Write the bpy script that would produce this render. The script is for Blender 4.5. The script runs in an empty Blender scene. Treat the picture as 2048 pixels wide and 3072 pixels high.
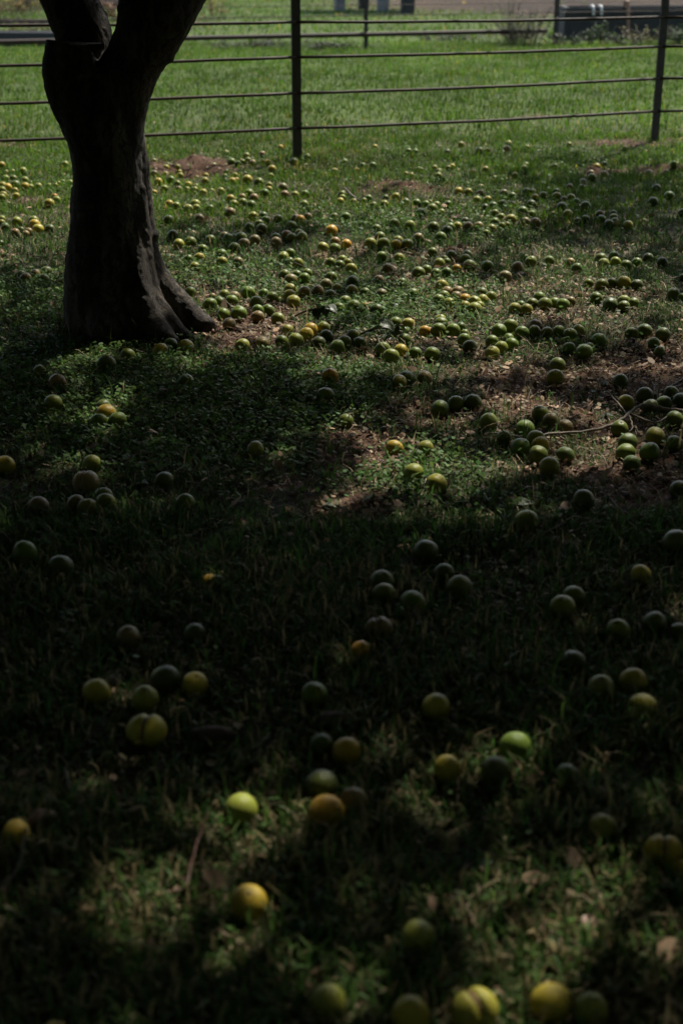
import bpy, bmesh, math, random
import numpy as np
from mathutils import Vector, Matrix, Quaternion

R = math.radians
rng = np.random.default_rng(7)
random.seed(7)
scene = bpy.context.scene
col = scene.collection

# ------------------------------------------------------------------ camera, light, exposure
CAM_H, PITCH, FPX = 1.6, R(21.3), 4267.0
cam_d = bpy.data.cameras.new('camera')
cam = bpy.data.objects.new('camera', cam_d); col.objects.link(cam)
cam.location = (0, 0, CAM_H); cam.rotation_euler = (math.pi/2 - PITCH, 0, 0)
cam_d.sensor_fit = 'VERTICAL'; cam_d.sensor_height = 36; cam_d.sensor_width = 24; cam_d.lens = 50
cam_d.clip_start = .05; cam_d.clip_end = 2000
cam_d.dof.use_dof = True; cam_d.dof.focus_distance = 6.1; cam_d.dof.aperture_fstop = 2.8; cam_d.dof.aperture_blades = 9
scene.camera = cam

SUN_AZ, SUN_EL = R(31), R(52)            # azimuth from +Y towards +X
S = Vector((math.sin(SUN_AZ)*math.cos(SUN_EL), math.cos(SUN_AZ)*math.cos(SUN_EL), math.sin(SUN_EL)))
sun_d = bpy.data.lights.new('sun', 'SUN'); sun_d.energy = 5.0; sun_d.angle = R(.65); sun_d.color = (1, .94, .84)
sun = bpy.data.objects.new('sun', sun_d); col.objects.link(sun)
sun.rotation_euler = S.to_track_quat('Z', 'Y').to_euler(); sun.location = S*40
world = bpy.data.worlds.new('World'); scene.world = world; world.use_nodes = True
wn = world.node_tree; sky = wn.nodes.new('ShaderNodeTexSky'); sky.sky_type = 'NISHITA'; sky.sun_disc = False
sky.sun_elevation = SUN_EL; sky.sun_rotation = SUN_AZ
sky.air_density = 1.; sky.dust_density = 2.; sky.ozone_density = .6
wn.links.new(sky.outputs[0], wn.nodes['Background'].inputs[0]); wn.nodes['Background'].inputs[1].default_value = .14
scene.view_settings.view_transform = 'Standard'; scene.view_settings.look = 'None'
scene.view_settings.exposure = .75; scene.view_settings.gamma = 1

# ------------------------------------------------------------------ pixel <-> ground helpers (pixels of the 2048x3072 photograph)
cP, sP = math.cos(PITCH), math.sin(PITCH)
def ray(px, py):
    u, v = (px-1024)/FPX, (1536-py)/FPX
    return np.array([u, cP+v*sP, -sP+v*cP])
def at(px, py, z=0.):
    d = ray(px, py); t = (z-CAM_H)/d[2]
    return Vector((d[0]*t, d[1]*t, z))
def atY(px, py, Y):
    d = ray(px, py); t = Y/d[1]
    return Vector((d[0]*t, Y, CAM_H+d[2]*t))
def proj(x, y, z=0.):
    zz = z-CAM_H; d = np.maximum(y*cP-zz*sP, .05)
    return 1024+FPX*x/d, 1536-FPX*(y*sP+zz*cP)/d

def _h(ix, iy, seed):
    n = (ix.astype(np.int64)*374761393+iy.astype(np.int64)*668265263+seed*974711) & 0xffffffff
    n = ((n ^ (n >> 13))*1274126177) & 0xffffffff
    return ((n ^ (n >> 16)) & 0xffff)/65535.
def vnoise(x, y, s, seed=0):
    x = np.asarray(x)/s; y = np.asarray(y)/s
    ix, iy = np.floor(x), np.floor(y); fx, fy = x-ix, y-iy
    fx = fx*fx*(3-2*fx); fy = fy*fy*(3-2*fy)
    a, b, c, d = _h(ix, iy, seed), _h(ix+1, iy, seed), _h(ix, iy+1, seed), _h(ix+1, iy+1, seed)
    return (a*(1-fx)+b*fx)*(1-fy)+(c*(1-fx)+d*fx)*fy

# maps laid on the real ground, listed as blobs (cx, cy, rx, ry, amount) in 1568x2352 reading coordinates
K = 2048/1568
def blobs(gx, gy, lst):
    px, py = proj(gx, gy); px = px/K; py = py/K
    o = np.zeros_like(px)
    for cx, cy, rx, ry, a in lst:
        q = ((px-cx)/rx)**2+((py-cy)/ry)**2
        o += a*np.exp(-np.minimum(q, 30)**1.5)
    return o
SOIL = [(480,660,110,26,.9),(560,760,140,52,1),(640,700,130,40,.5),(430,385,120,24,1.1),(915,430,120,13,1),(1450,333,150,10,.6),(1520,388,170,9,.6),
 (1370,388,45,14,.7),(900,1000,150,50,.7),(960,930,120,35,.5),(820,1030,90,35,.8),(1300,880,300,70,.8),(1400,1050,240,110,.6),(1200,960,200,50,.6),
 (1000,800,300,40,.3),(1200,650,280,60,.35),(1250,730,260,40,.45),(850,570,260,22,.4),(840,1140,150,40,.55),(1250,1240,120,40,.4),(650,1090,70,15,.5),
 (1490,840,140,60,.8),(1480,1120,120,60,.5),(650,1880,80,60,.3),(1500,2290,150,60,.5),(800,1970,90,60,.25),(1150,5,400,26,1.2),(1480,8,300,40,1),
 (1180,75,70,10,.8),(1200,50,60,45,.5),(150,14,200,16,.8),(300,45,50,18,.7),(20,338,60,8,.8),(40,462,90,9,.5),(1190,275,120,5,.6),(860,348,110,6,.4),(1100,335,90,6,.4),
 (720,385,60,8,.35),(130,395,120,6,.3),(120,545,70,10,.4),(100,590,120,14,.3)]
CLOVER = [(250,900,300,110,1),(650,860,190,55,1),(520,612,150,34,1.1),(900,690,300,80,.45),(80,690,110,70,.8),(400,1000,320,80,.5),(720,950,200,60,.5),
 (650,480,220,40,.3),(900,1090,220,70,.5),(1150,1180,150,50,.5),(900,520,220,30,.4),(1100,850,160,40,.4),(1380,650,140,40,.2),(1000,1000,100,40,.5)]
def soil_map(x, y):
    n = vnoise(x, y, .35, 3)*.6+vnoise(x, y, .12, 4)*.4
    yy = np.asarray(y)
    far = np.clip((yy-13)/4, 0, 1)
    b = blobs(x, y, SOIL)
    n2 = vnoise(x, y, .05, 6)
    return np.clip(b*1.5-.3+((n-.5)*1.7+(n2-.5)*.7)*np.where(b > .04, 1, .3), 0, 1)
def clover_map(x, y):
    n = vnoise(x, y, .5, 8)
    return np.clip(blobs(x, y, CLOVER)*1.2+(n-.6)*.7, 0, 1)
def hgt(x, y):
    x = np.asarray(x, float); y = np.asarray(y, float)
    z = (vnoise(x, y, 2.3, 11)-.5)*.06+(vnoise(x, y, .8, 12)-.5)*.03
    dug = blobs(x, y, [(430,385,130,26,1),(915,430,130,15,.8),(1370,388,50,15,.7),(1500,388,150,12,.5)])
    z = z+dug*((vnoise(x, y, .25, 13)-.5)*.16+(vnoise(x, y, .09, 14)-.5)*.08)
    return z*np.clip(1.2-y/60, 0.1, 1)
def hz(x, y): return float(hgt(np.array([x]), np.array([y]))[0])
def ong(px, py, dz=0.):
    p = at(px, py)
    for _ in range(4): p = at(px, py, hz(p.x, p.y)+dz)
    return p

# ------------------------------------------------------------------ materials
def mat(name):
    m = bpy.data.materials.new(name); m.use_nodes = True
    nt = m.node_tree; return m, nt, nt.nodes['Principled BSDF'], nt.nodes, nt.links
def ramp(nt, fac, stops):
    r = nt.nodes.new('ShaderNodeValToRGB'); e = r.color_ramp.elements
    while len(e) < len(stops): e.new(.5)
    for i, (p, c) in enumerate(stops): e[i].position = p; e[i].color = (*c, 1)
    nt.links.new(fac, r.inputs[0]); return r
def noise(nt, scale, detail=6, rough=.6, vec=None, coord='Object'):
    n = nt.nodes.new('ShaderNodeTexNoise'); n.inputs['Scale'].default_value = scale; n.inputs['Detail'].default_value = detail; n.inputs['Roughness'].default_value = rough
    if vec is None:
        tc = nt.nodes.new('ShaderNodeTexCoord'); vec = tc.outputs[coord]
    nt.links.new(vec, n.inputs['Vector']); return n
def mixc(nt, fac, a, b, blend='MIX'):
    m = nt.nodes.new('ShaderNodeMix'); m.data_type = 'RGBA'; m.blend_type = blend
    for s, v in ((0, fac), (6, a), (7, b)):
        if hasattr(v, 'is_output'): nt.links.new(v, m.inputs[s])
        elif s == 0: m.inputs[0].default_value = v
        else: m.inputs[s].default_value = (*v, 1)
    return m.outputs[2]
def bump(nt, bsdf, h, strength, dist):
    b = nt.nodes.new('ShaderNodeBump'); b.inputs['Strength'].default_value = strength; b.inputs['Distance'].default_value = dist
    nt.links.new(h, b.inputs['Height']); nt.links.new(b.outputs[0], bsdf.inputs['Normal'])
def plain(name, c, rough=.6, c2=None, scale=8, bmp=.3, bd=.01, metal=0., spec=.5):
    m, nt, b, N, L = mat(name)
    n = noise(nt, scale)
    c2 = c2 or tuple(v*.6 for v in c)
    r = ramp(nt, n.outputs[0], [(.35, c), (.65, c2)])
    L.new(r.outputs[0], b.inputs['Base Color']); b.inputs['Roughness'].default_value = rough; b.inputs['Metallic'].default_value = metal
    b.inputs['Specular IOR Level'].default_value = spec
    if bmp:
        n2 = noise(nt, scale*5); bump(nt, b, n2.outputs[0], bmp, bd)
    return m
def leafmat(name, trans=.35, rough=.45, spec=.4):
    m, nt, b, N, L = mat(name)
    a = N.new('ShaderNodeAttribute'); a.attribute_name = 'Col'
    L.new(a.outputs['Color'], b.inputs['Base Color']); b.inputs['Roughness'].default_value = rough; b.inputs['Specular IOR Level'].default_value = spec
    t = N.new('ShaderNodeBsdfTranslucent'); L.new(a.outputs['Color'], t.inputs[0])
    mx = N.new('ShaderNodeMixShader'); mx.inputs[0].default_value = trans
    L.new(b.outputs[0], mx.inputs[1]); L.new(t.outputs[0], mx.inputs[2]); L.new(mx.outputs[0], N['Material Output'].inputs[0])
    return m

M_grass = leafmat('grass_blade', .42, .6, .2)
M_clover = leafmat('clover_leaf', .36, .6, .15)
M_litter = leafmat('dry_litter', .15, .7, .2)
M_crown = leafmat('crown_leaf', .42, .55, .2)

def mk_ground():
    m, nt, b, N, L = mat('soil_and_turf')
    a = N.new('ShaderNodeAttribute'); a.attribute_name = 'Col'
    n1 = noise(nt, 9, 8, .65); n2 = noise(nt, 70, 6, .7)
    v = N.new('ShaderNodeTexVoronoi'); v.inputs['Scale'].default_value = 120
    tc = N.new('ShaderNodeTexCoord'); L.new(tc.outputs['Object'], v.inputs['Vector'])
    r1 = ramp(nt, n1.outputs[0], [(.3, (.55,.55,.55)), (.7, (1.3,1.25,1.2))])
    r2 = ramp(nt, n2.outputs[0], [(.3, (.5,.5,.5)), (.7, (1.4,1.35,1.3))])
    c = mixc(nt, 1., a.outputs['Color'], r1.outputs[0], 'MULTIPLY'); c = mixc(nt, 1., c, r2.outputs[0], 'MULTIPLY')
    L.new(c, b.inputs['Base Color']); b.inputs['Roughness'].default_value = .95; b.inputs['Specular IOR Level'].default_value = .15
    ad = N.new('ShaderNodeMath'); ad.operation = 'ADD'; L.new(n2.outputs[0], ad.inputs[0]); L.new(v.outputs['Distance'], ad.inputs[1])
    bump(nt, b, ad.outputs[0], .9, .012)
    return m
M_ground = mk_ground()

def mk_bark():
    m, nt, b, N, L = mat('grey_brown_bark')
    tc = N.new('ShaderNodeTexCoord'); mp = N.new('ShaderNodeMapping'); mp.inputs['Scale'].default_value = (1, 1, .3); L.new(tc.outputs['Object'], mp.inputs[0])
    n1 = noise(nt, 9, 8, .65, mp.outputs[0]); n2 = noise(nt, 7, 4, .5); n3 = noise(nt, 60, 6, .7, mp.outputs[0])
    v = N.new('ShaderNodeTexVoronoi'); v.inputs['Scale'].default_value = 16; v.inputs['Randomness'].default_value = 1
    nv = noise(nt, 14, 4, .6); va = N.new('ShaderNodeVectorMath'); va.operation = 'MULTIPLY_ADD'; va.inputs[1].default_value = (.12,.12,.12)
    L.new(nv.outputs['Color'], va.inputs[0]); L.new(tc.outputs['Object'], va.inputs[2]); L.new(va.outputs[0], v.inputs['Vector'])
    c1 = ramp(nt, n1.outputs[0], [(.36, (.022,.018,.013)), (.5, (.062,.05,.036)), (.66, (.115,.096,.07))])
    lf = ramp(nt, v.outputs['Distance'], [(.15, (1,1,1)), (.42, (0,0,0))]); lm = ramp(nt, n2.outputs[0], [(.5, (0,0,0)), (.62, (1,1,1))])
    lic = mixc(nt, 1., lf.outputs[0], lm.outputs[0], 'MULTIPLY')
    sc = N.new('ShaderNodeMath'); sc.operation = 'MULTIPLY'; sc.inputs[1].default_value = .6; L.new(lic, sc.inputs[0])
    c = mixc(nt, sc.outputs[0], c1.outputs[0], (.15,.15,.105))
    L.new(c, b.inputs['Base Color']); b.inputs['Roughness'].default_value = .85; b.inputs['Specular IOR Level'].default_value = .25
    mr = N.new('ShaderNodeMapping'); mr.inputs['Scale'].default_value = (1, 1, .12); L.new(va.outputs[0], mr.inputs[0]); n4 = noise(nt, 34, 7, .7, mr.outputs[0])
    cr = ramp(nt, n4.outputs[0], [(.44, (.22,.2,.18)), (.54, (1,1,1))]); L.new(mixc(nt, 1., c, cr.outputs[0], 'MULTIPLY'), b.inputs['Base Color'])
    ad = N.new('ShaderNodeMath'); ad.operation = 'ADD'; L.new(n4.outputs[0], ad.inputs[0]); L.new(n3.outputs[0], ad.inputs[1])
    bump(nt, b, ad.outputs[0], 1., .014)
    return m
M_bark = mk_bark()
M_cut = plain('weathered_cut_wood', (.07,.052,.035), .9, (.02,.016,.012), 16)

def mk_fruit(vertex):
    m, nt, b, N, L = mat('fruit_rind_heap' if vertex else 'fruit_rind')
    tc = N.new('ShaderNodeTexCoord'); geo = tc.outputs['Object']
    if vertex:
        a = N.new('ShaderNodeAttribute'); a.attribute_name = 'Col'; base = a.outputs['Color']; rnd = None
    else:
        oi = N.new('ShaderNodeObjectInfo'); base = oi.outputs['Color']; rnd = oi
    n1 = noise(nt, 16, 4, .55, geo); n2 = noise(nt, 45, 5, .6, geo); n3 = noise(nt, 420, 2, .5, geo)
    if rnd:
        va = N.new('ShaderNodeVectorMath'); va.operation = 'ADD'; sc = N.new('ShaderNodeVectorMath'); sc.operation = 'SCALE'; sc.inputs['Scale'].default_value = 37
        cb = N.new('ShaderNodeCombineXYZ'); L.new(oi.outputs['Random'], cb.inputs[0]); L.new(oi.outputs['Random'], cb.inputs[2]); L.new(cb.outputs[0], sc.inputs[0])
        L.new(geo, va.inputs[0]); L.new(sc.outputs[0], va.inputs[1]); L.new(va.outputs[0], n1.inputs['Vector']); L.new(va.outputs[0], n2.inputs['Vector'])
    f1 = ramp(nt, n1.outputs[0], [(.42, (0,0,0)), (.66, (.75,.75,.75))])
    c = mixc(nt, f1.outputs[0], base, mixc(nt, 1., base, (1.4,1.13,.8), 'MULTIPLY'))
    f2 = ramp(nt, n2.outputs[0], [(.6, (0,0,0)), (.76, (.65,.65,.65))])
    c = mixc(nt, f2.outputs[0], c, (.06,.042,.022))
    L.new(c, b.inputs['Base Color']); b.inputs['Roughness'].default_value = .36; b.inputs['Specular IOR Level'].default_value = .13
    bump(nt, b, n3.outputs[0], .25, .002)
    return m
M_fruit = mk_fruit(False); M_fruit_v = mk_fruit(True)
M_scar = plain('stem_scar_brown', (.06,.04,.02), .8, (.12,.085,.045), 200, 0)
M_flesh = plain('split_flesh', (.22,.12,.05), .6, (.09,.045,.02), 90, 0)
M_iron = plain('painted_iron', (.018,.017,.016), .55, (.04,.032,.026), 20, .2, .003)
M_pipe = plain('weathered_pipe', (.03,.024,.018), .65, (.05,.028,.018), 14, .2, .003, 0., .2)
M_timber = plain('reddish_timber', (.11,.06,.045), .8, (.06,.035,.025), 6)
M_conc = plain('grey_concrete', (.042,.04,.035), .9, (.024,.023,.02), 5)
M_white = plain('pale_painted_post', (.2,.2,.185), .75, (.13,.13,.12), 8, 0)
M_dark = plain('dark_rubber', (.014,.014,.016), .6, (.022,.022,.024), 6, 0)
M_pvc = plain('pale_plastic_pipe', (.5,.5,.46), .5, (.35,.35,.32), 10, 0)
M_rust = plain('rusty_pipe_paint', (.3,.17,.1), .7, (.16,.09,.055), 20, 0)
M_twig = plain('grey_twig_bark', (.15,.118,.085), .8, (.08,.062,.042), 40, .3, .003)
M_twigr = plain('red_brown_twig', (.16,.075,.05), .75, (.08,.045,.03), 40, .3, .003)
M_tin = plain('tin_roof', (.2,.2,.2), .5, (.14,.13,.12), 5, 0)

# ------------------------------------------------------------------ mesh helpers
def tag(o, label=None, cat=None, group=None, kind=None):
    if label: o['label'] = label
    if cat: o['category'] = cat
    if group: o['group'] = group
    if kind: o['kind'] = kind
    return o
def link(name, me, m=None, parent=None):
    o = bpy.data.objects.new(name, me); col.objects.link(o)
    if m: me.materials.append(m)
    if parent: o.parent = parent
    return o
def empty(name, loc):
    o = bpy.data.objects.new(name, None); col.objects.link(o); o.location = loc; o.empty_display_size = .1; return o
def np_mesh(name, V, F, C=None, smooth=False):
    me = bpy.data.meshes.new(name); V = np.ascontiguousarray(V, np.float32); F = np.ascontiguousarray(F, np.int32); k = F.shape[1]
    me.vertices.add(len(V)); me.vertices.foreach_set('co', V.ravel())
    me.loops.add(F.size); me.loops.foreach_set('vertex_index', F.ravel())
    me.polygons.add(len(F)); me.polygons.foreach_set('loop_start', np.arange(0, F.size, k, dtype=np.int32))
    try: me.polygons.foreach_set('loop_total', np.full(len(F), k, np.int32))
    except Exception: pass
    if smooth: me.polygons.foreach_set('use_smooth', np.ones(len(F), bool))
    if C is not None:
        a = me.color_attributes.new('Col', 'FLOAT_COLOR', 'POINT'); c4 = np.ones((len(V), 4), np.float32); c4[:, :3] = C
        a.data.foreach_set('color', c4.ravel())
    me.update(calc_edges=True); me.validate(); return me
def tube(bm, pts, rad, n=10, cap=True, jag=0.):
    pts = [Vector(p) for p in pts]; rings = []
    ref = Vector((.31, .52, .79))
    for i, p in enumerate(pts):
        d = (pts[min(i+1, len(pts)-1)]-pts[max(i-1, 0)]).normalized()
        a = d.cross(ref)
        if a.length < .05: a = d.cross(Vector((1, 0, 0)))
        a.normalize(); b = d.cross(a)
        r = rad[i] if hasattr(rad, '__len__') else rad
        rings.append([bm.verts.new(p+(a*math.cos(t)+b*math.sin(t))*r*(1+random.uniform(-jag, jag))) for t in [2*math.pi*k/n for k in range(n)]])
    for i in range(len(rings)-1):
        for k in range(n):
            bm.faces.new((rings[i][k], rings[i][(k+1) % n], rings[i+1][(k+1) % n], rings[i+1][k]))
    if cap: bm.faces.new(rings[0][::-1]); bm.faces.new(rings[-1])
def box(bm, c, s, M=None):
    g = bmesh.ops.create_cube(bm, size=1); vs = g['verts']
    for v in vs:
        v.co = Vector((v.co.x*s[0], v.co.y*s[1], v.co.z*s[2]))
        if M: v.co = M @ v.co
        v.co += Vector(c)
def bm_obj(name, bm, m, parent=None, smooth=True, loc=None, bevel=0):
    if bevel: bmesh.ops.bevel(bm, geom=bm.edges[:], offset=bevel, segments=2, affect='EDGES')
    if loc is not None: bmesh.ops.translate(bm, vec=-Vector(loc), verts=bm.verts[:])
    bmesh.ops.recalc_face_normals(bm, faces=bm.faces[:])
    me = bpy.data.meshes.new(name); bm.to_mesh(me); bm.free()
    for p in me.polygons: p.use_smooth = smooth
    return link(name, me, m, parent)
def smooth_path(pts, k=4):
    pts = [Vector(p) for p in pts]
    if len(pts) < 3: return pts
    out = []
    for i in range(len(pts)-1):
        p0, p1, p2, p3 = pts[max(i-1, 0)], pts[i], pts[i+1], pts[min(i+2, len(pts)-1)]
        for j in range(k):
            t = j/k
            out.append(.5*((2*p1)+(p2-p0)*t+(2*p0-5*p1+4*p2-p3)*t*t+(3*p1-p0-3*p2+p3)*t**3))
    return out+[pts[-1]]

# ------------------------------------------------------------------ ground sheet
def build_ground():
    rows = list(np.linspace(-40, 1.2, 30)); y = 1.2
    while y < 60: y *= 1.0042; rows.append(y)
    while y < 900: y *= 1.05; rows.append(y)
    rows = np.array(rows); u = np.concatenate([[-1, -.6, -.35, -.2, -.1], np.linspace(-.0001, .0001, 2)])
    inner = np.linspace(-1, 1, 300); outs = np.array([.08, .2, .4, .7, 1.])
    X = []
    for yy in rows:
        w = .29*max(yy, 1)+.35; W = 45+3*abs(yy)
        o = w+outs*W
        X.append(np.concatenate([-o[::-1], inner*w, o]))
    X = np.array(X); Y = np.repeat(rows[:, None], X.shape[1], 1)
    x, yv = X.ravel(), Y.ravel()
    s = soil_map(x, yv); z = hgt(x, yv)+(vnoise(x, yv, .05, 21)-.5)*.02*np.clip(1.4-yv/9, 0, 1)
    ny = X.shape[1]; i = np.arange(len(rows)-1)[:, None]*ny+np.arange(ny-1)[None]
    i = i.ravel(); F = np.stack([i, i+1, i+1+ny, i+ny], 1)
    so = np.array([.092, .053, .033]); tf = np.array([.045, .046, .02]); far = np.array([.07, .11, .024]); tan = np.array([.052,.034,.02])
    fa = np.clip((yv-10)/6, 0, 1)[:, None]; fs = np.clip((yv-22)/6, 0, 1)[:, None]
    n = vnoise(x, yv, 1.3, 5)[:, None]
    c = (tf*(1-fa)+far*fa*(.8+.4*n))
    sc = so*(1-fs)+tan*fs
    rough = (.45+1.1*vnoise(x, yv*.6, .7, 77)*vnoise(x, yv*.4, 3., 78)*1.6)[:, None]; sc = sc*np.where(yv[:, None] > 20, rough, 1)
    C = c*(1-s[:, None])+sc*s[:, None]
    o = link('ground', np_mesh('ground', np.stack([x, yv, z], 1), F, C, True), M_ground); tag(o, kind='structure')
build_ground()

# ------------------------------------------------------------------ the fallen fruit (read off the photograph, tile by tile)
TILES = dict(A=(0,400,2.24),B=(430,420,3.136),C=(1000,400,3.136),D=(1500,400,2.861),E=(500,760,3.136),F=(950,760,3.136),G=(1400,760,2.42),
 H=(0,1000,2.24),I=(600,1080,2.24),J=(1248,1080,1.96),K=(0,1560,1.531),L=(1024,1560,1.531),M=(0,2304,1.531),N=(1024,2304,1.531),P=(0,430,5.227),Q=(500,400,2.613))
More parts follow.
